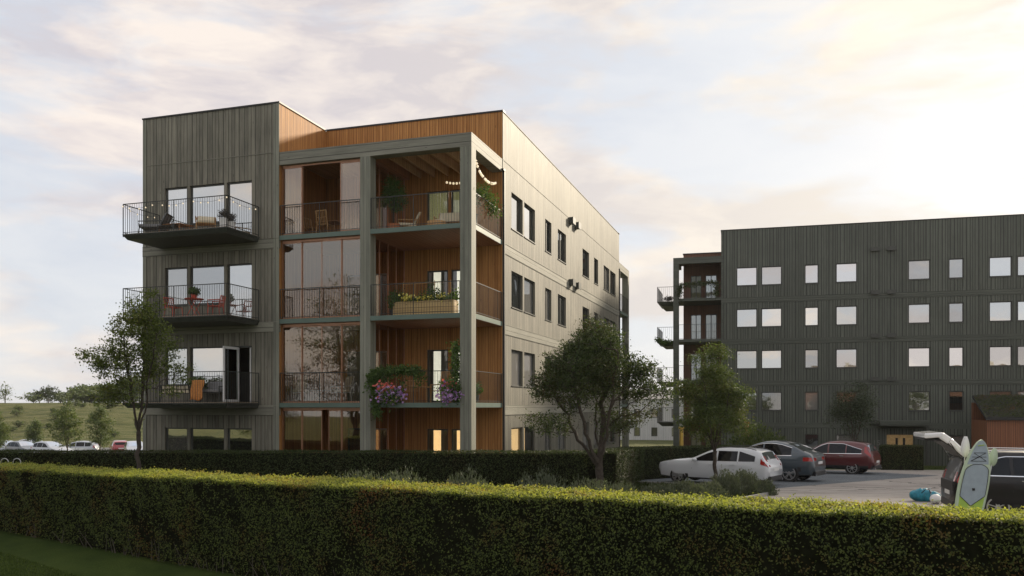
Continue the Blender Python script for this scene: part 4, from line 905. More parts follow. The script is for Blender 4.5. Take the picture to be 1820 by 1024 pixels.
    mb = MB(); mb.box(L-.22-hx, L+.02-hx, -hw(L)*.9, hw(L)*.9, zb0+.02, zb0+.22); mb.build('bumper', 'plastic', root, bevel=.03); mb = MB(); mb.box(.0-hx-.015, .2-hx, -hw(0)*.85, hw(0)*.85, zb0+.05, zb0+.2); bmp = mb.build('bumper', 'plastic', root, bevel=.03)
    if detail:
        mb = MB()
        for sg in (-1, 1): mb = MB(); mb.tube([(L-.2-hx, sg*.6, zb0+.06), (L+.04-hx, sg*.6, zb0+.06)], .045, 8); mb.build('exhaust', 'chrome', root)
    # wheels
    tw = .225; first = None
    prof_t = [(r*.66, -tw/2+.01), (r*.9, -tw/2), (r*.985, -tw/2+.03), (r, -tw/4), (r, tw/4), (r*.985, tw/2-.03), (r*.9, tw/2), (r*.66, tw/2-.01)]
    for x in wx:
        for sg in (-1, 1):
            y = sg*(hw(x)-.125)
            wroot = None
            mb = MB(); mb.lathe(prof_t+[prof_t[0]], 28, (0, 0, 0), 'y', False); ty = mb.build('wheel', 'rubber', root, smooth=True, loc=(x-hx, y, r)); ty.data.set_sharp_from_angle(angle=rad(40))
            mb = MB(); o_ = sg*(tw/2-.012)
            ns = spec.get('spokes', 5)
            mb.lathe([(r*.60, 0), (r*.70, 0), (r*.70, .012*sg), (r*.60, .012*sg), (r*.60, 0)], 28, (0, o_, 0), 'y', False); mb.lathe([(.001, 0), (.07, 0), (.06, .012*sg), (.001, .012*sg)], 12, (0, o_, 0), 'y')
            for q in range(ns):
                th = 2*math.pi*q/ns+.3
                for dth in ((-.13, .13) if ns <= 6 else (0,)):
                    c0_, c1_ = (.05*math.cos(th+dth*2), .05*math.sin(th+dth*2)), (r*.64*math.cos(th+dth), r*.64*math.sin(th+dth)); w_ = .016 if ns <= 6 else .013; nx, nz_ = -math.sin(th)*w_, math.cos(th)*w_
                    mb.hexa([(c0_[0]-nx, o_-.01*sg, c0_[1]-nz_), (c1_[0]-nx, o_-.01*sg, c1_[1]-nz_), (c1_[0]-nx, o_+.008*sg, c1_[1]-nz_), (c0_[0]-nx, o_+.008*sg, c0_[1]-nz_), (c0_[0]+nx, o_-.01*sg, c0_[1]+nz_), (c1_[0]+nx, o_-.01*sg, c1_[1]+nz_), (c1_[0]+nx, o_+.008*sg, c1_[1]+nz_), (c0_[0]+nx, o_+.008*sg, c0_[1]+nz_)])
            mb.build('rim', 'alloy', ty)
            mb = MB(); mb.lathe([(.001, 0), (r*.62, 0)], 20, (0, o_-.07*sg, 0), 'y'); mb.build('brake_disc', 'plastic', ty)
    root['_'] = 0; del root['_']
    return root, dict(zt=zt, hw=hw, sec=sec, hx=hx)
wagon = dict(L=4.66, W=1.86, H=1.48, prof=[(0, .66), (.04, .79), (.2, .87), (.5, .92), (1.0, .98), (1.35, 1.01), (1.5, 1.04), (2.2, 1.36), (2.55, 1.455), (3.0, 1.48), (3.6, 1.47), (4.1, 1.42), (4.28, 1.36), (4.5, 1.03), (4.6, .92), (4.66, .70)], belt=lambda x: .93+.035*(x-1.6)/2, r=.335, wx=(.92, 3.70), paint='p_white',
             win=[(1.62, 2.56), (2.63, 3.42), (3.48, 4.12)], wtop=1.36, wr=3.5, ws=.28, tail=[(4.34, 4.63, .80, 1.22)], tslope=.35, tw=.16, tx=4.52, handles=(2.40, 3.25), mirror=1.72, seams=(1.55, 2.58, 3.45), wind=(1.55, 2.42), rearwin=(4.30, 4.48), spokes=5, chrome=False, rail=(2.4, 4.1))
coupe = dict(L=4.88, W=1.98, H=1.72, prof=[(0, .75), (.06, .88), (.4, .98), (.9, 1.05), (1.35, 1.11), (1.55, 1.15), (2.3, 1.57), (2.7, 1.69), (3.1, 1.72), (3.5, 1.68), (4.0, 1.54), (4.5, 1.29), (4.72, 1.22), (4.8, 1.1), (4.88, .75)], belt=lambda x: 1.08+.05*(x-1.6)/2, r=.395, wx=(.93, 3.88), paint='p_slate', zb=.28,
             win=[(1.72, 2.72), (2.79, 3.95)], tail=[(4.45, 4.82, .92, 1.08)], tslope=.0, tw=.34, tx=4.80, handles=(2.55, 3.45), mirror=1.9, seams=(1.65, 2.75, 3.7), wind=(1.62, 2.5), rearwin=(3.75, 4.42), spokes=5, chrome=True, pz=.78)
suv = dict(L=4.56, W=1.84, H=1.68, prof=[(0, .68), (.05, .82), (.35, .93), (.8, 1.0), (1.15, 1.05), (1.3, 1.10), (2.0, 1.52), (2.35, 1.64), (2.9, 1.68), (3.5, 1.66), (4.0, 1.60), (4.2, 1.50), (4.42, 1.12), (4.5, .98), (4.56, .72)], belt=lambda x: 1.02+.05*(x-1.6)/2, r=.36, wx=(.92, 3.56), paint='p_red', zb=.27,
           win=[(1.45, 2.35), (2.42, 3.22), (3.28, 3.98)], wtop=1.54, wr=3.1, ws=.30, tail=[(4.12, 4.44, .90, 1.42)], tslope=.8, tw=.14, tx=4.42, handles=(2.20, 3.05), mirror=1.55, seams=(1.4, 2.38, 3.3), wind=(1.35, 2.2), rearwin=(4.2, 4.38), spokes=8, chrome=True, clad=.42)
big = dict(L=4.95, W=1.95, H=1.80, prof=[(0, .8), (.05, .95), (.4, 1.04), (1.0, 1.12), (1.35, 1.16), (1.5, 1.20), (2.15, 1.62), (2.5, 1.74), (3.0, 1.79), (3.8, 1.79), (4.4, 1.74), (4.66, 1.68), (4.80, 1.34), (4.90, 1.10), (4.95, .8)], belt=lambda x: 1.16+.02*(x-1.6)/2, r=.385, wx=(.95, 3.98), paint='p_black', zb=.27,
           win=[(1.65, 2.6), (2.67, 3.6), (3.68, 4.5)], wtop=1.66, wr=3.8, ws=.32, tail=[(4.50, 4.90, .98, 1.26)], tslope=.35, tw=.2, tx=4.86, handles=(2.45, 3.35), mirror=1.8, seams=(1.55, 2.63, 3.64), wind=(1.55, 2.4), spokes=8, chrome=True, rail=(2.2, 4.5))
def gpos(x, y): return (x, y, gz(x, y)+.015)
make_car('parked_car', 'white estate car parked behind the leafy tree and grey shrubs', 'car', wagon, gpos(8.35, 34.0), rad(-37))
make_car('parked_car', 'slate grey coupe shaped SUV parked between the white and dark red cars', 'car', coupe, gpos(11.0, 36.9), rad(-37))
make_car('parked_car', 'dark red SUV parked farthest right in the row of three', 'car', suv, gpos(16.4, 43.4), rad(-37))
bc = Vector((11.43, 21.7, 0))+Vector((.966, -.259, 0))*2.47+Vector((.259, .966, 0))*.97
bigcar, bi = make_car('parked_car', 'black SUV with its tailgate raised, cut by the right edge', 'car', big, (bc.x, bc.y, gz(bc.x, bc.y)+.02), rad(165))
# raised tailgate: hinge at the rear roof edge, pane part then lower panel
hx = bi['hx']; mb = MB(); M['gate_sky_sheen'] = pbr('gate_sky_sheen', (.8, .8, .8), .25, 0, coat=1)  # white skin paints the sky's reflection onto the black car's tailgate
def gate(x0, z0, x1, z1, w0, w1, th, mb):
    d = Vector((x1-x0, 0, z1-z0)).normalized(); n_ = Vector((-d.z, 0, d.x))*th
    a = [(x0, -w0, z0), (x1, -w1, z1), (x1, w1, z1), (x0, w0, z0)]; mb.hexa([(p[0]-n_.x, p[1], p[2]-n_.z) for p in a]+a)
G0 = (4.62-hx, 1.76); G1 = (4.98-hx, 2.12); G2 = (5.22-hx, 2.28); G3 = (5.66-hx, 2.24)
gate(*G0, *G1, .62, .70, .15, mb); gate(*G1, *G2, .70, .80, .18, mb); gate(*G2, *G3, .80, .74, .13, mb)
tg = mb.build('tailgate', 'gate_sky_sheen', bigcar, bevel=.035)
mb = MB(); lo = lambda p, d: (p[0]-.02, p[1]-d)
gate(*lo(G0, .17), *lo(G1, .19), .56, .62, .05, mb); gate(*lo(G1, .19), *lo(G2, .20), .62, .70, .05, mb); gate(*lo(G2, .20), *lo(G3, .14), .70, .66, .04, mb); mb.build('lining', 'plastic', tg, bevel=.015)
mb = MB(); up = .008
def skin(a, b, w0, w1): mb.quad((a[0], -w0, a[1]+up), (b[0], -w1, b[1]+up), (b[0], w1, b[1]+up), (a[0], w0, a[1]+up))
skin((G0[0]+.06, G0[1]+.06), (G1[0]-.04, G1[1]-.04), .5, .58); mb.build('tailgate_window', 'carglass', tg)
mb = MB()
for sg in (-1, 1): mb.tube([(4.72-hx, sg*.70, 1.50), (5.05-hx, sg*.68, 2.04)], .013, 6)
mb.build('gas_strut', 'metal', bigcar)
mb = MB(); mb.box(4.86-hx, 4.97-hx, -.68, .68, .74, 1.0); mb.build('load_sill', 'plastic', bigcar, bevel=.02)
# far car park: one prototype copied
far_spec = dict(wagon); far_spec.update(paint='p_silver')
hatch = dict(L=4.2, W=1.78, H=1.46, prof=[(0, .58), (.05, .7), (.3, .78), (.9, .9), (1.15, .96), (1.3, 1.0), (1.95, 1.36), (2.3, 1.44), (2.8, 1.46), (3.4, 1.42), (3.8, 1.32), (4.05, 1.0), (4.15, .88), (4.2, .65)], belt=lambda x: .93, r=.32, wx=(.85, 3.4), paint='p_silver',
             win=[(1.42, 2.3), (2.36, 3.1), (3.15, 3.7)], tail=[(3.9, 4.17, .8, 1.1)], tslope=.1, tw=.2, tx=4.1, handles=(2.1, 2.9), mirror=1.5, seams=(1.4, 2.3), wind=(1.32, 2.15), rearwin=(3.82, 4.03))
fcs = [(-12, 88, 150, 'p_silver', 'silver car at the left edge of the far car park'), (14, 88, 160, 'p_silver', 'silver hatchback second from left in the far car park'), (43, 83, 148, 'p_slate', 'blue grey car facing the hedge in the far car park'),
       (62, 93, 158, 'p_white', 'white car behind the blue grey one in the far car park'), (92, 80, 152, 'p_silver', 'large pale silver car in front of the bushy young tree'), (135, 84, 10, 'p_silver', 'silver car just right of the bushy young tree')]
proto = None
for i, (px, Y, rz, pm, lab) in enumerate(fcs+[(212, 90, -60, 'p_bright', 'bright red hatchback in the far car park'), (240, 82, 120, 'p_silver', 'pale car beside the bright red hatchback')]):
    x, y = PXY(px, Y)
    if proto is None:
        proto, _ = make_car('parked_car', lab, 'car', hatch, (x, y, gz(x, y)+.01), rad(rz), 'cars in the far car park', detail=False); o = proto
    else: o = copy_tree(proto)
    o.location = (x, y, gz(x, y)+.01); o.rotation_euler = (0, 0, rad(rz)); o['label'] = lab
    for ch in children(o):
        if ch.name.startswith('body'): ch.material_slots[0].link = 'OBJECT'; ch.material_slots[0].material = M[pm]

# ------------------------------------------------------------------ things on the balconies
def al(px, b):
    t_ = (px-910)/F; X0 = B1X+.3048*b; Y0 = B1Y+.9524*b; return (Y0*t_-X0)/(.9524+.3048*t_)
def chair(name, label, mat, loc, rz, w=.5, d=.5, sh=.45, bh=.85, arms=False, slats=6, cushion=None, group=None, recline=.08, cat='chair', leg_r=.016):
    root = empty(name, loc, rz, label, cat, group); r = .018
    mb = MB()
    for i in range(5): y = -d/2+d*(i+.5)/5; mb.box(-w/2, w/2, y-d*.085, y+d*.085, sh-.02, sh)
    mb.build('seat', mat, root)
    mb = MB(); 
    for i in range(slats): x = -w/2+.03+(w-.06)*i/(slats-1); mb.tube([(x, d/2, sh), (x, d/2+recline, bh)], .011, 4)
    mb.tube([(-w/2, d/2+recline, bh), (w/2, d/2+recline, bh)], .02, 6); mb.tube([(-w/2, d/2+recline*.5, (sh+bh)/2), (w/2, d/2+recline*.5, (sh+bh)/2)], .012, 5)
    mb.build('backrest', mat, root)
    for x in (-1, 1):
        mb = MB(); mb.tube([(x*w/2, -d/2+.03, sh-.01), (x*(w/2+.02), -d/2, 0)], leg_r, 6); mb.build('leg', mat, root)
        mb = MB(); mb.tube([(x*w/2, d/2+recline, bh), (x*w/2, d/2, sh), (x*(w/2+.02), d/2+.04, 0)], leg_r, 6); mb.build('leg', mat, root)
        if arms: mb = MB(); mb.tube([(x*(w/2+.01), -d/2+.03, sh), (x*(w/2+.02), -d/2, sh+.20), (x*(w/2+.02), d/2+.04, sh+.22)], .02, 6); mb.build('armrest', mat, root)
    if cushion:
        mb = MB(); mb.box(-w/2+.02, w/2-.02, -d/2+.01, d/2, sh+.002, sh+.11); mb.build('cushion', cushion, root, bevel=.03)
        mb = MB(); mb.hexa([(-w/2+.03, d/2-.09, sh+.12), (w/2-.03, d/2-.09, sh+.12), (w/2-.03, d/2-.005, sh+.12), (-w/2+.03, d/2-.005, sh+.12), (-w/2+.03, d/2-.09+recline, bh+.02), (w/2-.03, d/2-.09+recline, bh+.02), (w/2-.03, d/2-.01+recline, bh+.02), (-w/2+.03, d/2-.01+recline, bh+.02)]); mb.build('back_cushion', cushion, root, bevel=.03)
    return root
def table(name, label, mat, loc, rz, r=.35, h=.7, round_=True, w=1.0, d=.5, cross=True, group=None):
    root = empty(name, loc, rz, label, 'table', group); mb = MB()
    if round_: mb.lathe([(r-.01, h-.025), (r, h-.015), (r, h), (r-.01, h+.004)], 24)
    else:
        for i in range(6): y = -d/2+d*(i+.5)/6; mb.box(-w/2, w/2, y-d*.075, y+d*.075, h-.025, h)
    mb.build('table_top', mat, root); q = r*.75 if round_ else w/2-.06; e = q*.6 if round_ else d/2-.05
    if cross:
        for sg in (-1, 1):
            mb = MB(); mb.tube([(-q, sg*e, 0), (q*.8, sg*e, h-.03)], .014, 6); mb.build('leg', mat, root)
            mb = MB(); mb.tube([(q, sg*(e-.035), 0), (-q*.8, sg*(e-.035), h-.03)], .014, 6); mb.build('leg', mat, root)
    else:
        for sx in (-1, 1):
            for sy in (-1, 1): mb = MB(); mb.tube([(sx*q, sy*e, 0), (sx*q*.9, sy*e*.9, h-.03)], .018, 6); mb.build('leg', mat, root)
    return root
def potplant(label, loc, pr=.15, ph=.28, R=.25, H=.4, n=500, leaf=.08, mat='leaf_pot', pot='pot_dark', seed=1, stem=0, cat='plant', group=None, asp=.5, flowers=None, name='potted_plant'):
    rs = np.random.RandomState(seed); root = empty(name, loc, 0, label, cat, group)
    mb = MB(); mb.lathe([(pr*.75, 0), (pr, ph), (pr*1.06, ph), (pr*1.06, ph+.02), (pr*.9, ph+.02), (pr*.88, ph-.03), (.01, ph-.03)], 20); mb.build('pot', pot, root, smooth=True).data.set_sharp_from_angle(angle=rad(35))
    c = np.array([0, 0, ph+stem+H*.45]); d = rs.normal(size=(n, 3)); d /= np.linalg.norm(d, axis=1, keepdims=True)
    lob = 1+.25*np.sin(d[:, 0]*5+seed)*np.sin(d[:, 2]*6+seed*2)
    P = c+d*(rs.rand(n)**.5*lob)[:, None]*np.array([R, R, H*.55]); leaves('foliage', P, d+rs.normal(size=(n, 3))*.5, leaf, mat, root, seed, aspect=asp, droop=.3)
    mb = MB()
    for i in range(7): a = rs.uniform(0, 6.3); q = rs.uniform(.2, .7); mb.tube([(0, 0, ph-.03), (math.cos(a)*R*q*.3, math.sin(a)*R*q*.3, ph+stem*.7+.02), (math.cos(a)*R*q, math.sin(a)*R*q, ph+stem+H*.6)], [.012, .009, .004], 4)
    mb.build('stem', 'bark', root)
    if flowers: m_ = flowers[1]; d = rs.normal(size=(m_, 3)); d /= np.linalg.norm(d, axis=1, keepdims=True); d[:, 2] = abs(d[:, 2]); leaves('flowers', c+d*np.array([R, R, H*.6])*1.02, d, flowers[2], flowers[0], root, seed+3, aspect=.95)
    return root
def swag(name, label, cat, pts, r, n, leaf, mat, seed, flowers=(), group=None, hang=.3, stemm='bark'):
    """plants trained along a line with trailing ends; pts are world points"""
    rs = np.random.RandomState(seed); o0 = np.array(pts[0]); root = empty(name, tuple(o0), 0, label, cat, group); P_ = np.array(pts)-o0
    seg = rs.randint(0, len(P_)-1, n); f = rs.rand(n)[:, None]; c = P_[seg]*(1-f)+P_[seg+1]*f
    key = np.floor((seg+f[:, 0])*9).astype(int); rr = np.random.RandomState(seed+5).uniform(0, 1, key.max()+1)**2
    c = c+rs.normal(size=(n, 3))*r*np.array([1, 1, .8]); c[:, 2] -= rs.rand(n)*rr[key]*hang
    leaves('foliage', c, rs.normal(size=(n, 3))+np.array([0, -.5, .5]), leaf, mat, root, seed, aspect=.6, droop=.6)
    mb = MB(); mb.tube([tuple(p) for p in P_], .012, 5); mb.build('stem', stemm, root)
    for (fm, ctr, fr, m_, fs) in flowers:
        q = np.array(ctr)-o0+rs.normal(size=(m_, 3))*np.array(fr); leaves('flowers', q, rs.normal(size=(m_, 3))*.4+np.array([-.1, -1, .3]), fs, fm, root, seed+7, aspect=.95)
    return root
def lights(label, pts, n, rb, sag=.0, seed=0):
    root = empty('string_lights', pts[0], 0, label, 'string lights'); o0 = Vector(pts[0]); P_ = []
    for i in range(len(pts)-1):
        a, b = Vector(pts[i]), Vector(pts[i+1])
        for k in range(10): f = k/10; p = a.lerp(b, f); p.z -= sag*4*f*(1-f); P_.append(p-o0)
    P_.append(Vector(pts[-1])-o0); mb = MB(); mb.tube(P_, .005, 4); mb.build('cord', 'plastic', root); b0 = None
    for i in range(n):
        q = P_[round((i+.5)/n*(len(P_)-1))]
        if b0 is None: mb = MB(); mb.ball((0, 0, 0), (rb, rb, rb*1.15), 8); b0 = o = mb.build('bulb', 'bulb', root, smooth=True)
        else: o = b0.copy(); COL.objects.link(o); o.parent = root
        o.location = q+Vector((0, 0, -rb*1.2))
    return root
def A(px, b, z): return L1(al(px, b), b, z)
R1 = B1R
z3, z2, z1, z0 = FL[3]+.022, FL[2]+.022, FL[1]+.022, FL[0]
# top hanging balcony
chair('lounge_chair', 'low garden armchair with grey cushions at the left end of the top balcony', 'metal', L1(-12.05, -1.05, z3), R1+rad(-70), .75, .8, .30, .80, True, 4, 'grey_cushion', recline=.22)
chair('lounge_stool', 'grey cushioned footrest in front of the garden armchair, top balcony', 'metal', L1(-11.25, -1.25, z3), R1+rad(-70), .6, .55, .28, .33, False, 3, None, cat='footrest', recline=.0)
table('coffee_table', 'low oblong slatted coffee table between the chairs on the top balcony', 'teak', L1(al(308, -.9), -.9, z3), R1, w=1.05, d=.55, h=.42, round_=False, cross=False)
table('side_table', 'small round low table beside the coffee table on the top balcony', 'teak', L1(al(333, -.7), -.7, z3), R1, r=.25, h=.40, cross=False)
chair('wicker_chair', 'round wicker armchair with pale blanket on the top balcony', 'wicker', L1(al(366, -.9), -.9, z3), R1+rad(35), .62, .6, .36, .70, True, 10, 'cream', recline=.12)
for px, b, h, lab in ((397, -1.45, .36, 'white planter of heather, left of the pair at the top balcony corner'), (411, -1.1, .30, 'white planter of heather, right of the pair at the top balcony corner')):
    potplant(lab, A(px, b, z3), .15, h, .2, .36, 420, .09, 'leaf_lav', 'white', int(px), asp=.22)
lights('string of small bulbs hung along the top balcony railing', [L1(-12.66, -.1, z3+1.0), L1(-12.66, -1.9, z3+1.0), L1(-11.2, -1.93, z3+1.0), L1(-9.75, -1.93, z3+1.0), L1(-8.24, -1.93, z3+1.0), L1(-8.22, -.1, z3+1.0)], 22, .024, .13)
# middle hanging balcony
table('garden_table', 'small round table with crossed red legs on the middle balcony', 'red', A(345, -.9, z2), R1, r=.34, h=.72)
potplant('leafy plant in a red pot on the round table, middle balcony', A(345, -.9, z2+.725), .11, .14, .24, .28, 380, .09, 'leaf_pot', 'red', 7)
chair('garden_chair', 'red metal chair right of the round table, middle balcony', 'red', A(383, -.75, z2), R1+rad(-75), .42, .42, .44, .80, True, 5, None, 'red garden chairs')
chair('garden_chair', 'red metal chair left of the round table, middle balcony', 'red', A(309, -.9, z2), R1+rad(80), .42, .42, .44, .80, False, 5, None, 'red garden chairs')
# lowest hanging balcony
chair('garden_sofa', 'pale cushioned bench on the lowest balcony, left', 'metal', A(322, -.75, z1), R1+rad(180), 1.25, .6, .33, .62, True, 8, 'cream', recline=.05, cat='sofa')
chair('garden_sofa', 'grey cushioned garden sofa on the lowest balcony, right', 'metal', A(378, -.55, z1), R1, .95, .6, .36, .74, True, 8, 'grey_cushion', recline=.08, cat='sofa')
mb = MB(); rs = np.random.RandomState(4); nx_, nz_ = 14, 12; q = []
for j in range(nz_+1):
    for i in range(nx_+1): u = i/nx_; v = j/nz_; q.append((-.26+.52*u+.02*math.sin(v*9), -.02-.05*math.sin(u*19+v*2)*v-.10*v, .80-.72*v+.03*math.sin(u*8)*v))
mb.add(q, [(j*(nx_+1)+i, j*(nx_+1)+i+1, (j+1)*(nx_+1)+i+1, (j+1)*(nx_+1)+i) for j in range(nz_) for i in range(nx_)])
bl = mb.build('blanket', 'orange_cloth', None, smooth=True, loc=A(353, -.95, z1)); bl.rotation_euler = (0, 0, R1); so_ = bl.modifiers.new('s', 'SOLIDIFY'); so_.thickness = .02
tag(bl, 'crumpled orange throw hanging between the two sofas on the lowest balcony', 'blanket')
potplant('bushy plant behind the orange throw on the lowest balcony', A(352, -.45, z1), .15, .45, .42, .55, 500, .12, 'leaf_pot', 'pot_dark', 9)
# closed loggias
chair('dining_chair', 'light wooden chair with slatted back facing the railing, top glazed loggia', 'wicker', A(579, .9, z3), R1+rad(175), .46, .44, .45, .92, False, 7, None, None)
chair('dining_chair', 'light wooden chair seen sideways, top glazed loggia', 'wicker', A(556, 1.3, z3), R1+rad(80), .44, .42, .45, .86, False, 5, None, None)
table('dining_table', 'small wooden table behind the slatted chair, top glazed loggia', 'teak', A(586, 1.7, z3), R1, w=.9, d=.7, h=.72, round_=False, cross=False)
chair('lounge_chair', 'white reclining armchair, left one behind the lower loggia glass', 'white', A(533, 1.0, z1), R1+rad(35), .6, .55, .38, 1.0, True, 5, 'cream', 'white armchairs behind the lower loggia glass', recline=.2)
chair('lounge_chair', 'white armchair near the middle behind the lower loggia glass', 'white', A(605, 1.3, z1), R1+rad(-40), .6, .55, .38, .95, True, 5, 'cream', 'white armchairs behind the lower loggia glass', recline=.15)
table('folding_table', 'low white table with crossed legs behind the lower loggia glass', 'white', A(568, 1.2, z1), R1, w=.8, d=.5, h=.45, round_=False)
# open top loggia
tree('potted_tree', 'tall bushy potted tree in the open top loggia', 'plant', A(699, 1.25, z3+.36), 1.85, .5, [(0, 0, 1.15, .50, .48, .42), (.1, 0, .8, .5, .45, .35), (-.05, 0, 1.5, .38, .36, .3)], 150, 4200, .062, 'leaf_pot', 'bark', .025, seed=77, hole=.25, spread=.07, cellf=1.5)
mb = MB(); mb.lathe([(.20, 0), (.27, .2), (.25, .38), (.23, .38), (.22, .33), (.01, .33)], 20); tag(mb.build('plant_pot', 'terracotta', None, True, A(699, 1.25, z3-.001)), 'round dark clay pot holding the tall tree in the top loggia', 'plant pot')
chair('lounge_chair', 'wooden armchair with cream cushions beside the tall potted tree', 'wicker', A(722, 1.7, z3), R1+rad(-60), .65, .65, .34, .85, True, 5, 'cream', None, recline=.2)
chair('garden_sofa', 'wooden sofa with cream cushions at the right of the top loggia', 'wicker', A(800, 1.6, z3), R1+rad(10), 1.0, .65, .34, .80, True, 9, 'cream', None, recline=.12, cat='sofa')
mb = MB(); mb.lathe([(.30, .0), (.36, .15), (.34, .3), (.01, .31)], 20); tag(mb.build('pouf', 'wicker', None, True, A(776, 1.0, z3)), 'round wicker pouf in front of the curtained door, top loggia', 'pouf')
swag('hanging_plant', 'bright green plant spilling over the side railing of the top loggia', 'plant', [L1(-.05, .9, z3+1.35), L1(0, 1.4, z3+1.4), L1(.05, 1.9, z3+1.1), L1(.08, 2.1, z3+.7)], .13, 700, .085, 'leaf_pot', 31, hang=.5)
potplant('leafy plant standing inside the corner of the top loggia', L1(-.4, 1.2, z3), .18, .5, .4, .7, 500, .09, 'leaf_pot', 'pot_dark', 12, stem=.3)
lights('string of globe bulbs hung down the side of the top loggia', [L1(-.12, .5, 11.78), L1(-.14, 1.6, 11.25), L1(-.16, 3.1, 11.45)], 16, .043, .12)
lights('string of globe bulbs crossing inside the open top loggia', [L1(-2.2, 2.9, 11.6), L1(-.6, 2.2, 11.5)], 9, .043, .16)
# open middle loggia
pl_ = empty('flower_planter', L1(-2.1, .75, z2), R1, 'long pale wooden planter full of yellow flowers in the middle loggia', 'planter')
mb = MB(); mb.box(-1.05, 1.25, -.22, -.18, 0, .5); mb.box(-1.05, 1.25, .18, .22, 0, .5); mb.box(-1.05, -1.01, -.179, .179, 0, .5); mb.box(1.21, 1.25, -.179, .179, 0, .5); mb.box(-1.0, 1.2, -.179, .179, .02, .44)
mb.build('box', 'planter', pl_)
rs = np.random.RandomState(8); n = 2200; xx = rs.uniform(-1.05, 1.3, n); P = np.column_stack([xx, rs.normal(size=n)*.15, .52+abs(rs.normal(size=n))*.14*(1.2+.7*np.sin(xx*5))-(rs.rand(n) < .15)*rs.rand(n)*.2])
leaves('foliage', P, rs.normal(size=(n, 3))+np.array([0, -.4, .6]), .075, 'leaf_pot', pl_, 8)
n = 170; xx = np.concatenate([rs.normal(size=60)*.12-.55, rs.normal(size=70)*.22+.1, rs.normal(size=40)*.15+.75]); P = np.column_stack([xx, -.12+rs.normal(size=n)*.1, .62+rs.normal(size=n)*.07]); leaves('flowers', P, rs.normal(size=(n, 3))*.4+np.array([0, -1, .5]), .085, 'flower_y', pl_, 9, aspect=.95)
mb = MB()
for x in (-.8, -.35, .4, 1.0): mb.tube([(x, .1, .4), (x, .1, 1.25)], .012, 4)
mb.tube([(-.8, .1, 1.15), (1.0, .1, 1.18)], .01, 4); mb.build('trellis', 'wicker', pl_)
potplant('dark leaved potted plant left of the wooden planter, middle loggia', A(701, .7, z2), .17, .22, .28, .75, 900, .085, 'leaf_pot', 'pot_dark', 13)
# open lower loggia
swag('climbing_plant', 'leafy garland along the lower loggia railing with red and purple flowers hanging', 'plant', [A(657, .0, z1+.7), A(668, -.02, z1+1.05), A(690, -.02, z1+1.1), A(720, -.02, z1+1.12), A(752, -.02, z1+1.08)], .10, 3000, .085, 'leaf_pot', 41,
     [('flower_r', A(686, -.15, z1+.52), (.15, .05, .10), 70, .085), ('flower_p', A(690, -.17, z1+.25), (.24, .05, .12), 90, .09), ('flower_y', A(694, -.16, z1+.15), (.18, .04, .06), 20, .07)], hang=.55)
for i, (p, R_, H_, n_) in enumerate([(A(690, -.12, z1-.05), .42, .55, 900), (A(663, -.1, z1-.1), .2, .9, 600)]):
    pass
swag('hanging_flowers', 'hanging bunch of red and purple flowers beside the corner column, lower loggia', 'flowers', [A(786, -.08, z1+.55), A(800, -.1, z1+.6), A(812, -.08, z1+.5)], .12, 900, .085, 'leaf_pot', 42,
     [('flower_r', A(797, -.16, z1+.55), (.14, .04, .08), 45, .085), ('flower_p', A(799, -.17, z1+.3), (.2, .05, .14), 90, .09)], hang=.7)
swag('climbing_plant', 'tall green climber growing up beside the corner column, lower loggia', 'plant', [A(812, .12, z1), A(811, .12, z1+.8), A(812, .12, z1+1.4), A(810, .12, z1+2.0)], .10, 1500, .085, 'leaf_pot', 43, hang=.1)
swag('trailing_plant', 'green trails hanging from the lower loggia floor below the flower garland', 'plant', [A(664, -.04, z1+1.0), A(667, -.06, z1+.4), A(668, -.06, z1-.1), A(671, -.06, z1-.5)], .09, 1100, .08, 'leaf_pot', 44, hang=.1)
swag('hanging_flowers', 'bunch of leaves and mixed flowers hung low on the railing under the garland', 'flowers', [A(678, -.08, z1+.4), A(690, -.1, z1+.3), A(706, -.08, z1+.35)], .13, 1300, .085, 'leaf_pot', 45, [('flower_p', A(700, -.17, z1+.3), (.2, .05, .12), 60, .09), ('flower_r', A(682, -.17, z1+.35), (.12, .05, .12), 40, .085)], hang=.5)
table('round_table', 'round wicker table in the lower open loggia', 'wicker', A(748, 1.3, z1), R1, r=.42, h=.55, cross=False)
chair('wicker_chair', 'wicker chair left of the round table, lower open loggia', 'wicker', A(732, 1.7, z1), R1+rad(20), .5, .5, .42, .8, True, 9)
chair('wicker_chair', 'tall backed wicker chair right of the round table, lower open loggia', 'wicker', A(785, 1.5, z1), R1+rad(-20), .6, .5, .42, 1.1, True, 9)
potplant('spiky potted plant at the side railing of the lower loggia', L1(-.25, 1.0, z1), .16, .22, .3, .5, 500, .12, 'leaf_pot', 'pot_dark', 17, asp=.3)
# ivy on the dark block
z = FL2[4]
swag('ivy', 'dark ivy trained along the top loggia railing of the dark block', 'plant', [L2(-3.0, 0, z+.1), L2(-2.95, 0, z+1.0), L2(-1.6, 0, z+1.12), L2(-.3, 0, z+1.1), L2(-.35, 0, z+.15)], .11, 2200, .10, 'leaf_dark', 51, hang=.35)
swag('ivy', 'green plants overhanging the second left balcony of the dark block', 'plant', [L2(-4.72, 1.0, FL2[3]+.1), L2(-4.3, .6, FL2[3]-.1), L2(-3.6, .58, FL2[3]-.15)], .12, 900, .11, 'leaf_pot', 52, hang=.3)
swag('planter_flowers', 'brownish plants on the upper left balcony of the dark block', 'plant', [L2(-4.2, .8, FL2[4]+.1), L2(-3.6, .8, FL2[4]+.15)], .10, 400, .1, 'leaf_lav', 53, hang=.1)

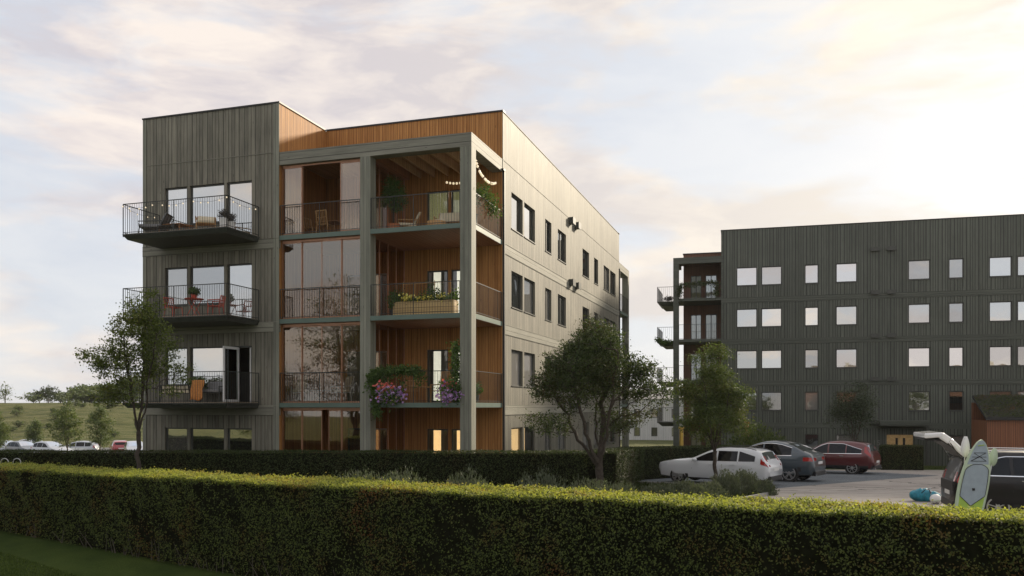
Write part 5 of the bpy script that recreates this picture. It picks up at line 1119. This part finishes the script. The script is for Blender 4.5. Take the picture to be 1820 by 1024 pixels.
# ------------------------------------------------------------------ beside the black SUV
def board():
    gy = gz(12, 21); foot = Vector((11.30, 20.98, gy+.10)); root = empty('paddle_board', foot, rad(-12), 'grey and lime green paddle board leaning against the black SUV', 'paddle board')
    Lb, Wb = 2.12, .72; lean = .25; side = .36
    def hwid(v): return Wb/2*min(1, (max(0, 1-((v-.42)/.58)**2 if v > .42 else 1-.22*((.42-v)/.42)**2)))**.62
    n = 36; front = []; mb = MB(); V = []
    def P(x, v, dep): q = v*Lb; rock = .10*max(0, v-.6)**2*6; return (x+side*v*1.2, q*math.sin(lean)*.55+dep+rock*.3, q*math.cos(lean)*1.0)
    vs = [i/n for i in range(n+1)]
    for v in vs:
        w = max(hwid(v), .01) if v < 1 else .006
        ring = [(-w, -.0), (-w*.9, -.055), (w*.9, -.055), (w, 0), (w*.9, .055), (-w*.9, .055)]; V += [P(x, v, d) for x, d in ring]
    F_ = [(i*6+j, i*6+(j+1) % 6, (i+1)*6+(j+1) % 6, (i+1)*6+j) for i in range(n) for j in range(6)]+[tuple(range(6))[::-1], tuple(range(n*6, n*6+6))]
    mb.add(V, F_); mb.build('hull', 'board_pale', root, smooth=True).data.set_sharp_from_angle(angle=rad(50))
    def patch(nm, mat, v0, v1, k, off, cut=lambda v: 0, par=root):
        mb = MB(); q = []; m_ = 16
        for i in range(m_+1):
            v = v0+(v1-v0)*i/m_; w = hwid(v)*k; q += [P(-w, v, -.058-off), P(0, v, -.058-off), P(w, v, -.058-off)]
        mb.add(q, [(i*3+j, i*3+j+1, i*3+j+4, i*3+j+3) for i in range(m_) for j in range(2)]); return mb.build(nm, mat, par)
    patch('green_tail', 'board_green', .01, .40, .80, .001)
    patch('nose_panel', 'board_grey', .70, .985, .80, .001)
    # deck pad with pointed tail and rounded head
    mb = MB(); q = []; m_ = 30
    for i in range(m_+1):
        v = .20+.50*i/m_; w = hwid(v)*.80*min(1, ((v-.20)/.12))*(1 if v < .62 else max(.35, math.sqrt(max(0, 1-((v-.62)/.085)**2)))); q += [P(-w, v, -.064), P(0, v, -.064), P(w, v, -.064)]
    mb.add(q, [(i*3+j, i*3+j+1, i*3+j+4, i*3+j+3) for i in range(m_) for j in range(2)]); mb.build('deck_pad', 'board_grey', root)
    mb = MB(); e = [P(s_*hwid(v)*.80*min(1, ((v-.20)/.12))*(1 if v < .62 else max(.35, math.sqrt(max(0, 1-((v-.62)/.085)**2)))), v, -.068) for s_, rng_ in ((-1, range(0, 31)), (1, range(30, -1, -1))) for v in [.20+.50*i/30 for i in rng_]]; mb.tube(e+[e[0]], .008, 4); mb.build('pad_edge', 'plastic', root)
    mb = MB(); c = P(0, .40, -.07); mb.box(c[0]-.03, c[0]+.03, c[1]-.012, c[1]+.01, c[2]-.03, c[2]+.03); mb.build('carry_handle', 'plastic', root)
    mb = MB(); w = lambda v: hwid(v)*.62
    for a, b in (((-1, .74), (1, .84)), ((1, .74), (-1, .84)), ((-1, .74), (1, .74)), ((-1, .84), (1, .84)), ((-1, .74), (0, .79)), ((1, .79), (-1, .79))): mb.tube([P(a[0]*w(a[1]), a[1], -.066), P(b[0]*w(b[1]), b[1], -.066)], .007, 4)
    mb.build('deck_cord', 'plastic', root)
    mb = MB(); mb.tube([P(-w(.93)*.8, .925, -.066), P(w(.93)*.8, .935, -.066)], .012, 5); mb.build('nose_grip', 'board_green', root)
board()
def paddle(label, base_, tip, mat):
    b, t_ = Vector(base_), Vector(tip); root = empty('paddle', b, 0, label, 'paddle'); d = t_-b; u = d.normalized(); s = Vector((1, 0, 0)); s = (s-u*s.dot(u)).normalized()
    mb = MB(); mb.tube([(0, 0, 0), d*.78], .015, 6); mb.build('shaft', 'alloy', root)
    mb = MB(); q = []; n_ = Vector((0, -.012, 0))
    for i in range(11): v = i/10; w_ = .11*math.sin(math.pi*min(.97, .08+.86*v**.8))**.7; c = d*(.76+.24*v); q += [c-s*w_+n_, c+s*w_+n_, c+s*w_-n_, c-s*w_-n_]
    mb.add(q, [(i*4+j, i*4+(j+1) % 4, (i+1)*4+(j+1) % 4, (i+1)*4+j) for i in range(10) for j in range(4)]+[(3, 2, 1, 0), (40, 41, 42, 43)]); mb.build('blade', mat, root, smooth=True)
paddle('white paddle blade standing between the raised tailgate and the paddle board', (11.42, 21.45, .16), (11.56, 21.5, 2.33), 'white')
paddle('grey paddle blade poking out right of the paddle board', (11.75, 21.2, .2), (12.22, 21.35, 2.03), 'board_pale')
# blue bag and pale ball
bx_, by_ = PXY(1644, 26.9); bag = empty('sports_bag', (bx_, by_, gz(bx_, by_)), rad(-15), 'crumpled turquoise blue bag lying on the court', 'bag')
mb = MB(); q = []; n = 22; m_ = 18; rs = np.random.RandomState(3)
for i in range(n+1):
    u = i/n; x = -.44+.88*u; ra = .225*(math.sin(math.pi*min(.985, .06+.9*u))**.5)*(1+.06*math.sin(u*25))
    for j in range(m_): th = 2*math.pi*j/m_; rr = ra*(1+.09*math.sin(th*5+u*14)+.05*math.sin(th*9-u*30)); q.append((x, math.cos(th)*rr*1.1, .19+math.sin(th)*rr*.85*(1+.15*math.sin(u*5))))
mb.add(q, [(i*m_+j, i*m_+(j+1) % m_, (i+1)*m_+(j+1) % m_, (i+1)*m_+j) for i in range(n) for j in range(m_)]+[tuple(range(m_))[::-1], tuple(range(n*m_, (n+1)*m_))]); mb.build('body', 'bag', bag, smooth=True)
for x in (-.15, .12): mb = MB(); mb.tube([(x+.02*math.sin(a), math.cos(a)*.265, .19+math.sin(a)*.225) for a in np.linspace(-.3, 3.4, 14)], .014, 5); mb.build('strap', 'board_grey' if x > 0 else 'bag', bag)
mb = MB(); mb.tube([(-.15, -.22, .28), (-.05, -.3, .40), (.06, -.3, .40), (.12, -.22, .28)], .014, 5); mb.build('handle', 'plastic', bag)
x, y = PXY(1663, 26.1); bs = empty('helmet', (x, y, gz(x, y)), rad(20), 'rounded white helmet lying beside the blue bag', 'helmet')
mb = MB(); mb.ball((0, 0, .15), (.18, .16, .155), 14); mb.build('shell', 'white', bs, smooth=True)
mb = MB(); mb.tube([(-.16, -.10, .10), (-.05, -.162, .13), (.08, -.155, .13), (.17, -.08, .10)], .012, 5); mb.build('rim', 'board_pale', bs)
mb = MB(); mb.tube([(-.12, -.12, .07), (-.04, -.18, .02), (.10, -.14, .03)], .008, 4); mb.build('strap', 'plastic', bs)

# ------------------------------------------------------------------ bicycle, posts, hoops
def bicycle(px, Y, rz, label):
    x, y = PXY(px, Y); root = empty('bicycle', (x, y, gz(x, y)+.02), rz, label, 'bicycle')
    for xx in (-.52, .52):
        mb = MB(); mb.tube([(xx+.34*math.cos(a), 0, .34+.34*math.sin(a)) for a in np.linspace(0, 2*math.pi, 25)], .018, 6, False); w = mb.build('wheel', 'rubber', root)
        mb = MB(); mb.tube([(xx+.32*math.cos(a), 0, .34+.32*math.sin(a)) for a in np.linspace(0, 2*math.pi, 25)], .012, 6, False)
        for k in range(12): a = k*math.pi/6; mb.tube([(xx, 0, .34), (xx+.32*math.cos(a), 0, .34+.32*math.sin(a))], .003, 3)
        mb.build('rim', 'chrome', w)
        mb = MB(); mb.tube([(xx+.37*math.cos(a), 0, .34+.37*math.sin(a)) for a in np.linspace(.3, 2.8, 12)], .02, 5); mb.build('mudguard', 'chrome', root)
    mb = MB(); S, Bk, Hd = (-.18, 0, .82), (-.08, 0, .30), (.36, 0, .80)
    for a, b in ((S, Bk), (Bk, Hd), ((-.17, 0, .76), Hd), (Bk, (-.52, 0, .34)), ((-.17, 0, .72), (-.52, 0, .34)), ((.33, 0, .92), (.52, 0, .34))): mb.tube([a, b], .018, 6)
    mb.build('frame', 'metal', root)
    mb = MB(); mb.tube([(.22, -.30, 1.0), (.34, -.22, 1.02), (.33, 0, .98), (.34, .22, 1.02), (.22, .30, 1.0)], .014, 6); mb.tube([(.33, 0, .9), (.33, 0, .98)], .014, 6); mb.build('handlebar', 'chrome', root)
    mb = MB(); mb.ball((-.20, 0, .88), (.14, .08, .045), 8); mb.build('saddle', 'plastic', root, smooth=True)
bicycle(1689, 50, rad(68), 'bicycle with shiny wheels parked beside the grass strip near the shed')
for px, Y, m_, lab, h in ((1211, 45, 'yellow', 'yellow post rising behind the hedge near the dark block corner', 2.4), (1327, 52, 'lamp_wood', 'orange brown post among the bushes above the parked cars', 2.9)):
    x, y = PXY(px, Y); root = empty('post', (x, y, gz(x, y)), .2, lab, 'post'); mm = M['yellow'] if m_ == 'yellow' else M['terracotta']
    mb = MB(); mb.box(-.09, .09, -.09, .09, -.05, h-.14); mb.build('shaft', mm, root, bevel=.03); mb = MB(); mb.box(-.12, .12, -.12, .12, h-.139, h); mb.build('cap', mm, root, bevel=.02)
for px in (8, 30):
    x, y = PXY(px, 23.5); g_ = gz(x, y)-.06; root = empty('bicycle_hoop', (x, y, g_), .1, 'white steel hoop just showing over the foreground hedge, '+('leftmost of two' if px < 20 else 'right one of two'), 'hoop', 'steel hoops behind the foreground hedge')
    mb = MB(); mb.tube([(-.10, 0, 0), (-.10, 0, 1.50)]+[(-.10*math.cos(a), 0, 1.50+.10*math.sin(a)) for a in np.linspace(.2, math.pi-.2, 8)]+[(.10, 0, 1.50), (.10, 0, 0)], .012, 8); mb.build('hoop', 'alloy', root, smooth=True)

# ------------------------------------------------------------------ haze
m, t = newmat('haze_air'); M['haze_air'] = m; pv = t.n('ShaderNodeVolumePrincipled', {'Density': .00014, 'Anisotropy': .3}); pv.inputs['Color'].default_value = (.93, .94, .95, 1)
t.n('ShaderNodeOutputMaterial', {1: pv.outputs[0]})
mb = MB(); mb.box(-2550, 2550, -170, 2550, -3.2, 24); tag(mb.build('haze', 'haze_air'), kind='stuff')
